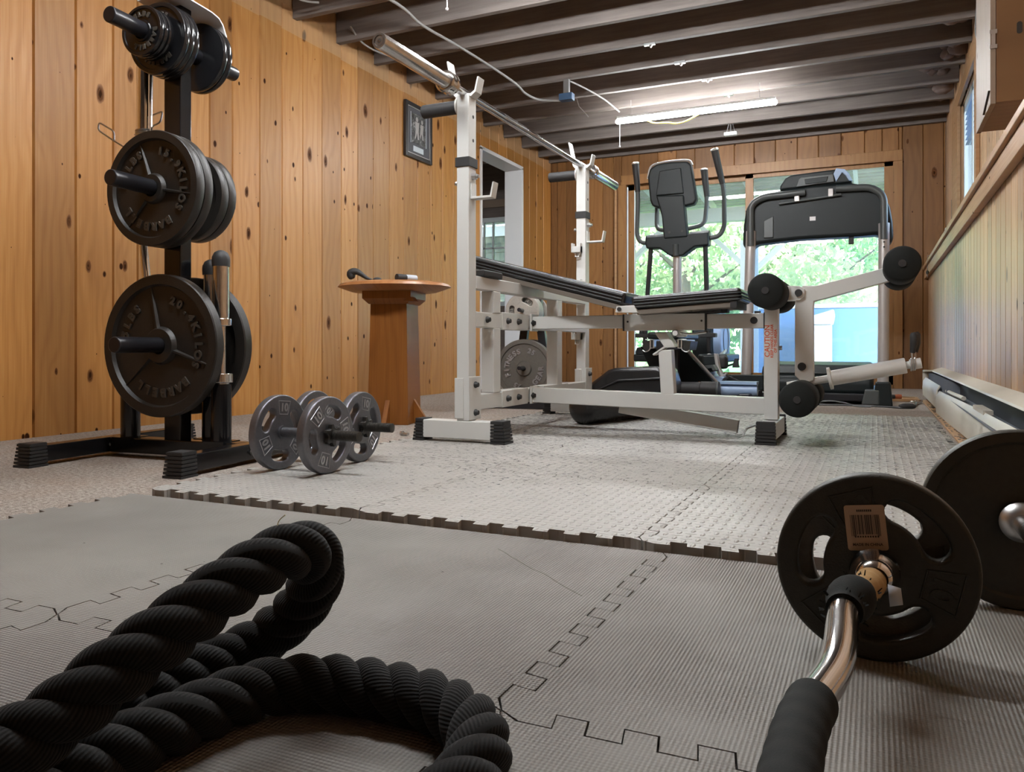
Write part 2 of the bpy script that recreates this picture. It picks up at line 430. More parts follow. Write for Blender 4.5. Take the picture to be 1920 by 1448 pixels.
def diamond(name, base, wear):
    m = N(name); co = m.coord(); x, y, z = m.sep(co)
    S = .021
    u = m.math('DIVIDE', x, S); v = m.math('DIVIDE', y, S)
    fu = m.math('FLOOR', u); fv = m.math('FLOOR', v)
    par = m.math('MODULO', m.math('ABSOLUTE', m.math('ADD', fu, fv)), 2.0)
    lu = m.math('SUBTRACT', m.math('SUBTRACT', u, fu), .5); lv = m.math('SUBTRACT', m.math('SUBTRACT', v, fv), .5)
    def ell(a, b):
        return m.math('ADD', m.math('POWER', m.math('ABSOLUTE', m.math('DIVIDE', a, .60)), 1.6), m.math('POWER', m.math('ABSOLUTE', m.math('DIVIDE', b, .21)), 1.6))
    e1 = ell(lu, lv); e2 = ell(lv, lu)
    e = m.math('ADD', m.math('MULTIPLY', e1, par), m.math('MULTIPLY', e2, m.math('SUBTRACT', 1.0, par)))
    h = m.math('SUBTRACT', 1.0, m.math('MINIMUM', e, 1.0))
    big = m.noise(co, 1.7, 4); mid = m.noise(co, 7, 5, .6)
    c = m.ramp(big, [(.3, tuple(q * .84 for q in base)), (.7, tuple(q * 1.1 for q in base))])
    c = m.mix(m.math('MULTIPLY', m.ramp(h, [(.02, 0.0), (.35, 1.0)]), .34), c, tuple(min(1, q * 1.5) for q in base))
    c = m.mix(m.ramp(mid, [(.52, 0.0), (.8, .35)]), c, (base[0] * .70, base[1] * .66, base[2] * .56))
    # torn black flecks where the top skin has come off, denser further into the room
    fl = m.noise(m.comb(m.math('MULTIPLY', x, 44.0), m.math('MULTIPLY', y, 70.0), 0.0), 1.0, 3, .65)
    zone = m.noise(co, 1.25, 2)
    depth = m.n('ShaderNodeMapRange', {'Value': y, 'From Min': 1.5, 'From Max': 3.6, 'To Min': -.085, 'To Max': .045})
    thr = m.math('SUBTRACT', .582, m.math('ADD', (depth, 0), m.math('MULTIPLY', m.math('SUBTRACT', zone, .45), .22 * wear)))
    fk = m.math('GREATER_THAN', fl, thr)
    c = m.mix(m.math('MULTIPLY', fk, .95), c, (.022, .021, .02))
    sm = m.ramp(m.noise(m.comb(m.math('MULTIPLY', x, .55), m.math('MULTIPLY', y, 4.2), 3.0), 1.6, 4), [(.52, 0.0), (.72, .55)])
    sm = m.math('MULTIPLY', sm, (m.n('ShaderNodeMapRange', {'Value': y, 'From Min': 2.0, 'From Max': 2.8}), 0))
    c = m.mix(sm, c, (.085, .085, .082))
    nb = m.bump(h, 1.0, .0036); nb = m.bump(m.noise(co, 240, 3), .15, .0008, nb)
    m.bsdf(c, m.ramp(mid, [(.3, .42), (.7, .6)]), 0, nb, Specular_IOR_Level=.45); return m.m
M['diamond'] = diamond('diamond_foam', (.355, .343, .32), 1.0)

M['cast_black'] = plain('cast_iron_black', (.016, .014, .012), .42, 0.0, .35, 420, .25, Specular_IOR_Level=.5)
M['gloss_black'] = plain('gloss_black_paint', (.008, .008, .009), .16, 0.0, .03, 30, Specular_IOR_Level=.5)
M['satin_black'] = plain('satin_black_paint', (.012, .012, .015), .33, 0.0)
M['rubber'] = plain('black_rubber', (.022, .022, .023), .6, 0.0, .15, 300)
M['foam_black'] = plain('black_foam', (.012, .014, .0135), .85, 0.0, .25, 700, Specular_IOR_Level=.25)
M['grey_iron'] = plain('hammertone_grey_iron', (.165, .168, .185), .38, .75, .35, 500, .2)
M['bright_edge'] = plain('worn_raised_metal', (.42, .42, .44), .3, .7)
M['cast_edge'] = plain('lit_black_lettering', (.05, .045, .038), .28, 0.0)  # paler than the castings: light on raised letters put into their colour
M['silver_iron'] = plain('silver_painted_iron', (.42, .40, .36), .42, .5, .3, 500, .15)
M['dark_grey_iron'] = plain('dark_grey_iron', (.13, .12, .105), .5, .35, .4, 420, .25)
M['green_iron'] = plain('greenish_grey_iron', (.032, .031, .025), .48, .25, .35, 420, .25)
M['chrome'] = plain('chrome', (.72, .71, .70), .12, 1.0, .04, 90)
M['chrome_worn'] = plain('worn_chrome', (.62, .60, .58), .22, 1.0, .12, 120, .2)
M['steel'] = plain('zinc_steel', (.55, .55, .55), .35, 1.0)
M['thread'] = plain('black_oxide_thread', (.055, .052, .047), .4, .6, .1, 300)
def white_paint():
    m = N('white_powder_coat'); co = m.coord()
    sc = m.noise(co, 14, 5, .6); 
    c = m.mix(m.ramp(sc, [(.60, 0.0), (.85, .35)]), (.64, .645, .625), (.55, .54, .50))
    v = m.n('ShaderNodeTexVoronoi', {'Vector': co, 'Scale': 7.0}, feature='F1')
    ru = m.math('MULTIPLY', m.math('LESS_THAN', m.math('ADD', (v, 0), m.math('MULTIPLY', m.noise(co, 130, 3), .05)), .045), m.math('GREATER_THAN', m.sep((v, 1))[0], .965))
    c = m.mix(ru, c, (.42, .17, .04))
    m.bsdf(c, .33, 0, m.bump(m.noise(co, 300, 2), .06, .001), Specular_IOR_Level=.5); return m.m
M['white'] = white_paint()
M['white_chip'] = plain('bare_tube_end', (.20, .19, .18), .5, .3)
M['vinyl'] = plain('black_vinyl', (.014, .014, .015), .27, 0, .18, 90, Specular_IOR_Level=.55)
M['vinyl_side'] = plain('black_vinyl_side', (.018, .018, .020), .4, 0, .25, 60)
M['board'] = plain('pad_backing_board', (.16, .135, .11), .6, 0, .1, 60, .1)
M['grey_plastic'] = plain('dark_grey_plastic', (.011, .015, .016), .45, 0, .1, 400, Specular_IOR_Level=.28)
M['mid_plastic'] = plain('grey_plastic', (.065, .073, .074), .42, 0, .1, 400)
M['silver_tube'] = plain('silver_powder_coat', (.46, .44, .43), .38, .35)
M['blue_grey'] = plain('pale_blue_plastic', (.30, .42, .62), .35)
M['heater'] = plain('cream_enamel', (.62, .58, .50), .4, 0, .05, 30, .08)
M['heater_dark'] = plain('heater_inside', (.03, .032, .04), .6)
M['heater_fin'] = plain('heater_fin', (.20, .22, .26), .5, .5)
M['mint'] = plain('pale_door_paint', (.58, .62, .58), .5)
M['casing'] = plain('white_door_casing', (.66, .66, .67), .45)
M['plaster'] = plain('side_room_wall', (.42, .36, .27), .8, 0, .1, 30, .1)
M['paper'] = plain('white_paper', (.80, .79, .80), .6)
M['paper_back'] = plain('paper_underside', (.33, .25, .24), .6)
M['photo_frame'] = plain('dark_frame', (.020, .017, .017), .3)
M['mat_board'] = plain('picture_mat', (.050, .048, .058), .6)
M['plaque'] = plain('pale_plaque', (.48, .52, .58), .4)
M['fillet'] = plain('silver_fillet', (.40, .38, .37), .35, .5)
M['cord'] = plain('white_cord', (.24, .23, .22), .6)
M['yellow'] = plain('yellow_cord', (.68, .52, .03), .5)
M['black_cord'] = plain('black_cord', (.012, .012, .013), .4)
M['blue_box'] = plain('blue_box', (.045, .10, .19), .5)
M['tape_tan'] = plain('tan_tape', (.44, .28, .12), .8, 0, .5, 120, .2)
M['sticker'] = plain('sticker_paper', (.46, .34, .25), .6)
M['ink'] = plain('sticker_ink', (.03, .02, .018), .6)
M['red_ink'] = plain('red_decal', (.62, .10, .035), .5)
M['orange'] = plain('orange_strap', (.33, .09, .035), .6)
M['green_tag'] = plain('green_tag', (.36, .40, .06), .6)
M['straw'] = plain('straw_fibre', (.50, .40, .20), .8)
M['lime'] = plain('lime_fibre', (.55, .75, .25), .8)
M['insul'] = plain('insulation_fluff', (.16, .12, .105), .95, 0, 1.0, 60, .4)
M['fixture'] = plain('white_fixture', (.7, .7, .7), .5)
M['vinyl_white'] = plain('window_vinyl', (.62, .70, .74), .4)
M['alu'] = plain('aluminium_edge', (.62, .64, .62), .35, .7)
M['concrete'] = plain('deck_boards', (.28, .27, .26), .8, 0, .3, 40, .2)
M['porch'] = plain('porch_paint', (.47, .49, .48), .6)
M['porch_board'] = plain('porch_ceiling_boards', (.30, .28, .23), .8, 0, .3, 30, .3)
M['tarp'] = plain('pale_blue_tarp', (.11, .25, .55), .55, 0, .5, 9, .12)
M['tarp_edge'] = plain('tarp_trim', (.72, .76, .80), .5)
def emit(name, col, st):
    m = N(name); e = m.n('ShaderNodeEmission', {'Color': (*col, 1), 'Strength': st}); m.t.links.new(e.outputs[0], m.out.inputs[0]); return m.m
def glass():
    m = N('window_glass')
    tr = m.n('ShaderNodeBsdfTransparent', {'Color': (.93, .97, .96, 1)}); gl = m.n('ShaderNodeBsdfGlossy', {'Roughness': .0})
    fr = m.n('ShaderNodeFresnel', {'IOR': 1.5})
    tl = m.n('ShaderNodeBsdfTranslucent', {'Color': (.85, .95, .95, 1)})
    haze = m.math('MULTIPLY_ADD', m.noise(m.coord(), 3.0, 5), .10, .05)  # uneven veil of glare put into the panes as pale translucence
    m0 = m.n('ShaderNodeMixShader', {0: haze, 1: (tr, 0), 2: (tl, 0)})
    mx = m.n('ShaderNodeMixShader', {0: (fr, 0), 1: (m0, 0), 2: (gl, 0)})
    m.t.links.new(mx.outputs[0], m.out.inputs[0]); return m.m
M['glass'] = glass()
def leaf(name, a, b):
    m = N(name); co = m.coord(); f = m.noise(co, 5.0, 3); g = m.noise(co, 70, 1)
    c = m.mix(m.ramp(m.math('ADD', m.math('MULTIPLY', f, .6), m.math('MULTIPLY', g, .4)), [(.35, 0.0), (.65, 1.0)]), a, b)
    d = m.n('ShaderNodeBsdfDiffuse', {'Color': c}); t = m.n('ShaderNodeBsdfTranslucent', {'Color': c})
    mx = m.n('ShaderNodeMixShader', {0: .5, 1: (d, 0), 2: (t, 0)}); m.t.links.new(mx.outputs[0], m.out.inputs[0]); return m.m
M['leaf'] = leaf('maple_leaves', (.17, .30, .15), (.50, .60, .32))
M['leaf_dark'] = leaf('dark_green_leaves', (.05, .16, .07), (.18, .34, .14))  # darker green for the rear tree and the lawn
M['leaf_pale'] = leaf('pale_leaves', (.27, .39, .21), (.66, .72, .42))
M['bark'] = plain('bark', (.09, .07, .055), .9, 0, .8, 30, .3)
def shingle():
    m = N('cedar_shingles'); co = m.coord(); x, y, z = m.sep(co)
    row = m.math('FLOOR', m.math('DIVIDE', z, .14)); 
    st = m.noise(m.comb(m.math('MULTIPLY', x, 14.0), m.math('MULTIPLY', z, 2.2), row), 1.0, 4)
    c = m.ramp(st, [(.3, (.012, .018, .010)), (.5, (.085, .085, .05)), (.7, (.17, .165, .11))])
    fr = m.math('FRACT', m.math('DIVIDE', z, .14))
    m.bsdf(c, .9, 0, m.bump(fr, .6, .01)); return m.m
M['shingle'] = shingle()
def rope_mat():
    m = N('black_rope_yarn'); co = m.coord()
    uv = m.n('ShaderNodeAttribute', attribute_name='yarn'); sx = m.sep((uv, 1))
    rib = m.math('SINE', m.math('ADD', m.math('MULTIPLY', sx[0], 6.2832 * 14), m.math('MULTIPLY', sx[1], 6.2832 * 420)))
    fz = m.noise(co, 900, 3); f2 = m.noise(co, 160, 3)
    c = m.ramp(m.math('ADD', m.math('MULTIPLY', m.math('MULTIPLY_ADD', rib, .5, .5), .5), m.math('MULTIPLY', f2, .5)), [(.3, (.004, .004, .004)), (.8, (.016, .016, .016))])
    nb = m.bump(m.math('ADD', rib, m.math('MULTIPLY', fz, .9)), .38, .0008)
    m.bsdf(c, .85, 0, nb, Specular_IOR_Level=.18, Sheen_Weight=.05, Sheen_Roughness=.5); return m.m
M['rope'] = rope_mat()
def photo_print():
    m = N('photo_print'); co = m.coord()
    n1 = m.noise(co, 26, 5, .65, .8); n2 = m.noise(co, 70, 3)
    c = m.ramp(m.math('ADD', m.math('MULTIPLY', n1, .75), m.math('MULTIPLY', n2, .25)), [(.40, .015), (.55, .10), (.68, .48)])
    m.bsdf(c, .3); return m.m
M['photo'] = photo_print()
# ------------------------------------------------------------------ the room
XL, XR, XR2, YB, ZJ, ZT = -3.06, .417, .55, 7.58, 2.265, 2.455
Y0 = -2.6
def planks(mb, seams, lo_fn, hi_fn, horiz, face, depth=.009, thick=.02):
    """vertical boards with V grooves.  horiz(u)-> (x,y) at wall plane, face = outward normal (x,y)"""
    for a, b in zip(seams[:-1], seams[1:]):
        mb.t = (rnd.random(), rnd.random())
        g = .0058
        us = [(a, -depth), (a + g, 0), (b - g, 0), (b, -depth)]
        lo, hi = lo_fn(a, b), hi_fn(a, b)
        for z0, z1 in zip(lo, hi):
            vs = []
            for u, o in us:
                x, y = horiz(u); vs += [(x + face[0] * o, y + face[1] * o, z0), (x + face[0] * o, y + face[1] * o, z1)]
            fs = [(0, 2, 3, 1), (2, 4, 5, 3), (4, 6, 7, 5)] if face[2] > 0 else [(0, 1, 3, 2), (2, 3, 5, 4), (4, 5, 7, 6)]
            mb.add(vs, fs)
        mb.t = (.5, .5)

# floor
mb = MB(); mb.bx(XL - 3.6, XR2 + .3, Y0, YB + .0, -.12, 0)
struct('floor', mb, M['carpet'], 'mottled grey brown carpet laid wall to wall')
# left wall: measured seams, then the same rhythm either way, opening for the doorway 5.97..6.84
DY0, DY1, DZ = 5.97, 6.84, 2.07
seam = [2.047, 2.23, 2.409, 2.536, 2.725, 2.80, 2.964, 3.12, 3.321, 3.5, 3.678, 3.855, 4.045, 4.22, 4.394, 4.585, 4.769, 4.956, 5.148, 5.326, 5.497, 5.68, 5.85, DY0]
seam.remove(2.80)
s2_ = [2.047]
while s2_[-1] > Y0: s2_.append(s2_[-1] - rnd.choice([.185, .18, .19, .16]))
seam = s2_[:0:-1] + seam + [6.15, 6.33, 6.50, 6.67, DY1, 7.02, 7.2, 7.38, YB]
mb = MB()
def lo(a, b): return [DZ] if (a >= DY0 - .01 and b <= DY1 + .01) else [0]
planks(mb, seam, lo, lambda a, b: [ZJ + .06], lambda u: (XL, u), (1, 0, 1))
for (a, b, z0, z1) in ((Y0, DY0, 0, ZT), (DY1, YB, 0, ZT), (DY0, DY1, DZ, ZT)):
    mb.bx(XL - .17, XL - .0095, a, b, z0, z1)
struct('wall_left', mb, M['pine_left'], tone=True, smooth=0)
# back wall with the sliding door opening
BX0, BX1, BZ = -2.30, .19, 2.06
bs = [XL, -2.988, -2.888, -2.667, -2.496, -2.384, BX0, -2.12, -1.93, -1.75, -1.57, -1.38, -1.2, -1.02, -.83, -.64, -.46, -.27, -.08, .06, BX1, .218, .378, .534, XR2]
mb = MB()
planks(mb, bs, lambda a, b: [BZ] if (a >= BX0 - .01 and b <= BX1 + .01) else [0], lambda a, b: [ZJ + .19], lambda u: (u, YB), (0, -1, 1))
mb.bx(XL - .1, BX0, YB + .0095, YB + .14, 0, ZT); mb.bx(BX1, XR2 + .15, YB + .0095, YB + .14, 0, ZT); mb.bx(BX0, BX1, YB + .0095, YB + .14, BZ, ZT)
struct('wall_back', mb, M['pine_back'], tone=True, smooth=0)
# right wall: low furred-out part under a ledge, upper part set back with a window
ZL = 1.02
WY0, WY1, WZ0, WZ1 = 5.30, 6.35, 1.16, 2.06
rs = [YB]
while rs[-1] > Y0: rs.append(rs[-1] - rnd.choice([.118, .122, .126, .12]))
rs = rs[::-1]
mb = MB()
planks(mb, rs, lambda a, b: [0], lambda a, b: [ZL], lambda u: (XR, u), (-1, 0, -1))
mb.bx(XR + .0095, XR2 + .12, Y0, YB, 0, ZL)
struct('wall_right', mb, M['pine_right'], 'honey pine boarding below the ledge', tone=True, smooth=0)
mb = MB()
us = [WY1 + .11 * i for i in range(0, 12) if WY1 + .11 * i < YB] + [YB]
u2 = [WY0 - .12 * i for i in range(0, 66)][::-1]
hi_ = lambda a, b: [ZJ + .08]
planks(mb, us, lambda a, b: [ZL], hi_, lambda u: (XR2, u), (-1, 0, -1))
planks(mb, u2, lambda a, b: [ZL], hi_, lambda u: (XR2, u), (-1, 0, -1))
um = [WY0 + (WY1 - WY0) / 8 * i for i in range(9)]
planks(mb, um, lambda a, b: [ZL, WZ1], lambda a, b: [WZ0, ZJ + .08], lambda u: (XR2, u), (-1, 0, -1))
for (a, b, z0, z1) in ((Y0, WY0, ZL, ZT), (WY1, YB, ZL, ZT), (WY0, WY1, ZL, WZ0), (WY0, WY1, WZ1, ZT)):
    mb.bx(XR2 + .0095, XR2 + .13, a, b, z0, z1)
struct('wall_right_upper', mb, M['pine_right'], tone=True, smooth=0)
mb = MB(); mb.bx(XL - .17, XR2 + .2, Y0 - .1, Y0, 0, ZT)
struct('wall_front', mb, M['pine_back'])
# ledge
mb = MB(); mb.bx(XR - .045, XR2, Y0, YB - .001, ZL, ZL + .03)
struct('trim_1', mb, M['pine_rail'], 'rough pine ledge capping the low right wall', bevel=.004)
mb = MB(); mb.bx(XR - .03, XR - .001, Y0, YB - .001, ZL - .075, ZL)
struct('trim_2', mb, M['pine_rail'], 'pine fascia under the ledge', bevel=.003)
# ceiling + joists
mb = MB(); mb.bx(XL - .2, XR2 + .2, Y0, YB + .2, ZT, ZT + .03)
struct('ceiling', mb, M['subfloor'], 'underside of the floor above, coloured pale to bounce light onto the joists')
k = 0
y = 7.26
while y > Y0:
    mb = MB(); mb.bx(XL - .0, XR2, y - .019, y + .019, ZJ, ZT)
    struct('ceiling_joist', mb, M['joist'], bevel=.002); y -= .406
mb = MB(); mb.bx(XL, XR2, YB - .06, YB - .022, ZJ, ZT); struct('ceiling_joist', mb, M['joist'])
# fluff of insulation and blocking at the right-hand joist ends
for i, (yy, dx, s) in enumerate([(7.02, .0, .11), (6.62, .02, .12), (6.2, -.03, .15), (5.83, .0, .10), (5.42, .02, .13), (4.6, .0, .16)]):
    mb = MB()
    for q in range(7):
        mb.ball((XR2 - .02 - rnd.random() * s * 1.3 + min(dx, 0), yy + (rnd.random() - .5) * .26, ZJ + .03 + rnd.random() * .12), .03 + rnd.random() * s * .4, (1.1, 1, .8), 10, 7)
    o = obj('insulation_tuft', mb, M['insul']); tag(o, ['grey insulation tuft stuffed above the right wall nearest the far corner', 'second grey insulation tuft from the far right corner of the ceiling', 'biggest brownish insulation tuft hanging over the window head', 'small insulation tuft above the middle of the window', 'insulation tuft beside the cabinet end of the window', 'insulation tuft behind the top of the wall cabinet'][i], 'insulation', 'insulation tufts along the right wall top')
    d = o.modifiers.new('d', 'DISPLACE'); tx = bpy.data.textures.new('fluff', 'CLOUDS'); tx.noise_scale = .03; d.texture = tx; d.strength = .03
# cross bracing between joists near the cabinet
mb = MB()
mb.bx(-.06, -.02, 4.45, 4.79, ZJ + .03, ZJ + .16); mb.bx(.09, .13, 4.45, 4.79, ZJ + .03, ZJ + .16)
tag(obj('blocking_pair', mb, M['cabinet_face']), 'two pale wood blocks wedged between ceiling joists near the cabinet', 'blocking')
mb = MB(); mb.bx(-.021, .091, 4.6, 4.62, ZJ + .04, ZJ + .1)
tag(obj('plywood_scrap', mb, M['pine_trim']), 'small plywood scrap nailed between the two ceiling blocks', 'wood scrap')

# doorway casing in the left wall
mb = MB()
mb.bx(XL - .172, XL + .012, DY1 - .02, DY1 + .012, 0, DZ + .0); 
mb.bx(XL - .172, XL + .012, DY0 - .012, DY0 + .02, 0, DZ)
mb.bx(XL - .172, XL + .012, DY0 - .012, DY1 + .012, DZ - .02, DZ + .012)
o = struct('trim_3', mb, M['casing'], 'white painted doorway lining in the left wall', bevel=.002)
# side room seen through the doorway
mb = MB(); mb.bx(XL - 3.6, XL - 3.5, Y0, YB, 0, ZT); struct('wall_side_room', mb, M['plaster'])
mb = MB(); mb.bx(XL - 3.6, XL - .17, Y0 - .1, Y0, 0, ZT); struct('wall_side_room_front', mb, M['plaster'])
SX0, SX1, SZ0, SZ1 = -4.55, -3.35, .80, 1.76
mb = MB()
mb.bx(XL - 3.6, SX0, YB, YB + .14, 0, ZT); mb.bx(SX1, XL - .1, YB, YB + .14, 0, ZT); mb.bx(SX0, SX1, YB, YB + .14, 0, SZ0); mb.bx(SX0, SX1, YB, YB + .14, SZ1, ZT)
struct('wall_side_room_back', mb, M['joist'])
mb = MB(); mb.bx(XL - 3.6, XL - .2, Y0, YB + .2, ZT, ZT + .03); struct('ceiling_side_room', mb, M['subfloor'])
for i in range(5):
    mb = MB(); yy = 7.26 - .406 * i * 1.5; mb.bx(XL - 3.5, XL - .17, yy - .02, yy + .02, ZJ, ZT); struct('ceiling_joist', mb, M['cabinet_face'])
mb = MB(); mb.bx(XL - 3.5, XL - .17, YB - .03, YB, 1.86, 1.94); struct('trim_4', mb, M['cabinet_face'])
# framed window of the side room
w = MB()
w.bx(SX0, SX1, YB + .02, YB + .08, SZ1 - .05, SZ1); w.bx(SX0, SX1, YB + .02, YB + .08, SZ0, SZ0 + .05)
w.bx(SX0, SX0 + .05, YB + .02, YB + .08, SZ0, SZ1); w.bx(SX1 - .05, SX1, YB + .02, YB + .08, SZ0, SZ1)
wf = struct('window_2', w, M['vinyl_white'])
w = MB()
for xx in (-4.15, -3.86, -3.75, -3.55): w.bx(xx - .009, xx + .009, YB + .035, YB + .06, SZ0 + .05, SZ1 - .05)
for zz in (1.12, 1.43): w.bx(SX0 + .05, SX1 - .05, YB + .035, YB + .06, zz - .009, zz + .009)
obj('window_grille', w, M['vinyl_white'], wf)
w = MB(); w.bx(SX0 + .04, SX1 - .04, YB + .062, YB + .066, SZ0 + .04, SZ1 - .04); obj('pane', w, M['glass'], wf)

# sliding glass door
w = MB()
w.bx(BX0, BX1 + .03, YB - .022, YB - .001, BZ - .085, BZ + .01); w.bx(BX0 - .03, BX0 + .055, YB - .022, YB - .001, 0, BZ - .085); w.bx(BX1 - .04, BX1 + .03, YB - .022, YB - .001, 0, BZ - .085)
d1 = struct('door_1', w, M['pine_trim'], 'sliding glass patio door with wide pine trim', bevel=.003)
w = MB(); w.bx(BX0 + .0, BX1 - .0, YB + .0, YB + .13, BZ - .075, BZ); w.bx(BX0, BX0 + .045, YB, YB + .13, 0, BZ - .075); w.bx(BX1 - .045, BX1, YB, YB + .13, 0, BZ - .075); w.bx(BX0, BX1, YB, YB + .14, 0, .03)
obj('door_frame', w, M['pine_trim'], d1)
# left sash (rear track), right sash (front track)
w = MB(); x0, x1 = BX0 + .044, -1.05; yy = YB + .07
w.bx(x0, x0 + .07, yy, yy + .035, .03, BZ - .074); w.bx(x1 - .06, x1, yy, yy + .035, .03, BZ - .074); w.bx(x0, x1, yy, yy + .035, BZ - .13, BZ - .074); w.bx(x0, x1, yy, yy + .035, .03, .12)
sa = obj('sash', w, M['pine_trim'], d1, .002)
w = MB(); w.bx(x0 + .06, x1 - .05, yy + .014, yy + .02, .11, BZ - .12); obj('pane', w, M['glass'], sa)
w = MB(); w.bx(x0 + .068, x0 + .078, yy - .002, yy + .02, .12, BZ - .13); obj('glazing_bead', w, M['vinyl_white'], sa)
w = MB(); x0, x1 = -1.10, BX1 - .044; yy = YB + .02
w.bx(x0, x0 + .07, yy, yy + .035, .03, BZ - .074); w.bx(x1 - .07, x1, yy, yy + .035, .03, BZ - .074); w.bx(x0, x1, yy, yy + .035, BZ - .12, BZ - .074); w.bx(x0, x1, yy, yy + .035, .03, .12)
sb = obj('sash', w, M['pine_trim'], d1, .002)
w = MB(); w.bx(x0 + .06, x1 - .06, yy + .014, yy + .02, .11, BZ - .11); obj('pane', w, M['glass'], sb)
# pale vertical strips of the left-hand track
mb = MB(); mb.bx(-2.365, -2.345, YB - .02, YB - .001, 0, 1.95); struct('trim_5', mb, M['pine_rail'])
mb = MB(); mb.bx(-2.235, -2.222, YB - .026, YB - .021, 0, 1.95); struct('trim_6', mb, M['vinyl_white'])

# window in the upper right wall
w = MB(); xx = XR2
for (a, b, z0, z1) in ((WY0 - .08, WY0 + .01, WZ0 - .02, WZ1 + .09), (WY1 - .01, WY1 + .42, WZ0 - .02, WZ1 + .09)):
    w.bx(xx - .022, xx - .001, a, b, z0, z1)
w.bx(xx - .022, xx - .001, WY0 + .01, WY1 - .01, WZ1, WZ1 + .09); w.bx(xx - .03, xx - .001, WY0 - .08, WY1 + .1, WZ0 - .045, WZ0 - .02)
w1 = struct('window_1', w, M['pine_rail'], bevel=.002)
w = MB(); 
w.bx(xx + .02, xx + .07, WY0, WY1, WZ1 - .05, WZ1); w.bx(xx + .02, xx + .07, WY0, WY1, WZ0, WZ0 + .05); w.bx(xx + .02, xx + .07, WY0, WY0 + .05, WZ0, WZ1); w.bx(xx + .02, xx + .07, WY1 - .05, WY1, WZ0, WZ1); w.bx(xx + .02, xx + .065, 5.80, 5.85, WZ0, WZ1)
sw = obj('sash', w, M['vinyl_white'], w1)
w = MB(); w.bx(xx + .042, xx + .047, WY0 + .04, WY1 - .04, WZ0 + .04, WZ1 - .04); obj('pane', w, M['glass'], sw)
w = MB(); 
for i in range(7): w.beam((xx + .035, WY0 + .06 , WZ1 - .08 - i * .035), (xx + .035, WY1 - .06, WZ1 - .08 - i * .035), .022, .003)
obj('blind', w, M['blue_grey'], w1)
# pull cord with ring hanging at the far window jamb
w = MB(); w.tube([(XR2 - .035, 6.62, 1.45), (XR2 - .035, 6.62, 1.1), (XR - .06, 6.60, 1.04), (XR - .06, 6.60, .95)], .0022, 6)
pc = thing('blind_cord', 'thin blind cord with a ring hanging over the ledge near the far corner', 'cord', (XR - .06, 6.6, .95)); obj('string', w, M['cord'], pc)
w = MB(); w.tube([(XR - .06, 6.60 + .028 * cos(a), .915 + .032 * sin(a)) for a in [i * 2 * pi / 20 for i in range(20)]], .0018, 6, closed=True); obj('ring', w, M['cord'], pc)
w = MB(); w.ball((XR - .06, 6.6, .918), .010, (1, 1, 1.6)); obj('tassel', w, M['satin_black'], pc)
w = MB(); w.bx(XR2 - .03, XR2 - .001, 7.22, 7.30, 1.27, 1.33)
lt = thing('wall_clip', 'small white clip with chrome knob on the wall beside the far corner', 'clip', (XR2, 7.26, 1.27)); obj('plate', w, M['paper'], lt, .004)
w = MB(); w.ball((XR2 - .045, 7.26, 1.265), .02, (1, 1.4, .8)); obj('knob', w, M['chrome'], lt)

# ------------------------------------------------------------------ outside
mb = MB(); mb.bx(-9, 5, YB + .14, 10.9, -.10, -.03); struct('ground_deck', mb, M['concrete'])
mb = MB(); mb.bx(-30, 24, 10.9, 40, -.5, -.35); struct('ground_lawn', mb, M['leaf_dark'])
# porch roof boards, rafters and beam
mb = MB()
for i in range(26):
    yy = YB + .15 + i * .135; mb.bx(-6, 3, yy, yy + .128, 2.62 - i * .012, 2.64 - i * .012)
struct('ceiling_porch', mb, M['porch_board'])
for i, xx in enumerate([-5 + .6 * j for j in range(13)]):
    mb = MB(); mb.beam((xx, YB + .2, 2.55), (xx, 11.0, 2.24), .04, .14); struct('porch_rafter', mb, M['porch'])
mb = MB(); mb.bx(-6, 3, 10.55, 10.7, 2.02, 2.2); struct('porch_beam', mb, M['porch'])
for i, px_ in enumerate((-3.3, -1.45, .45)):
    t = thing('porch_post', ['pale grey porch post near the left edge of the glass door', 'pale grey porch post behind the treadmill upright with two diagonal braces', 'pale grey porch post past the right edge of the glass door'][i], 'post', (px_, 10.62, -.03), group='porch posts')
    w = MB(); w.bx(px_ - .06, px_ + .06, 10.56, 10.68, -.03, 2.018); obj('shaft', w, M['porch'], t)
    for s in (-1, 1):
        w = MB(); w.beam((px_, 10.62, 1.33), (px_ + s * .66, 10.62, 1.965), .06, .10, (0, 1, 0)); obj('brace', w, M['porch'], t)
# blue covered box on the porch (low, wide) with a pale board leaning on it
t = thing('covered_tub', 'pale blue tarp covered box outside the right door panel', 'covered tub', (-.55, 9.5, -.03))
w = MB(); w.bx(-1.28, 1.1, 9.3, 10.4, -.03, .80); obj('cover', w, M['tarp'], t, .03, 3)
w = MB(); w.bx(-1.29, 1.11, 9.285, 10.41, .79, .835); obj('rim_strip', w, M['tarp_edge'], t, .006)
t = thing('porch_board', 'white upright board standing by the porch post behind the treadmill', 'board', (-1.25, 9.1, -.03))
w = MB(); w.bx(-1.36, -1.27, 9.0, 9.06, -.03, 1.55); obj('panel', w, M['tarp_edge'], t)
w = MB(); w.bx(-1.27, -1.17, 9.02, 9.05, -.03, 1.5); obj('backing', w, M['blue_grey'], t)
t = thing('white_bin', 'small bright white bin standing before the blue covered tub', 'bin', (-.5, 9.1, -.03))
w = MB(); w.bx(-.62, -.42, 9.0, 9.2, -.03, .60); obj('bin_body', w, M['tarp_edge'], t, .01)
w = MB(); w.prismY([(-.65, .60), (-.65, .655), (-.60, .70), (-.40, .76), (-.39, .70), (-.40, .64), (-.41, .60)], 8.98, 9.22); obj('bin_lid', w, M['tarp_edge'], t, .008)
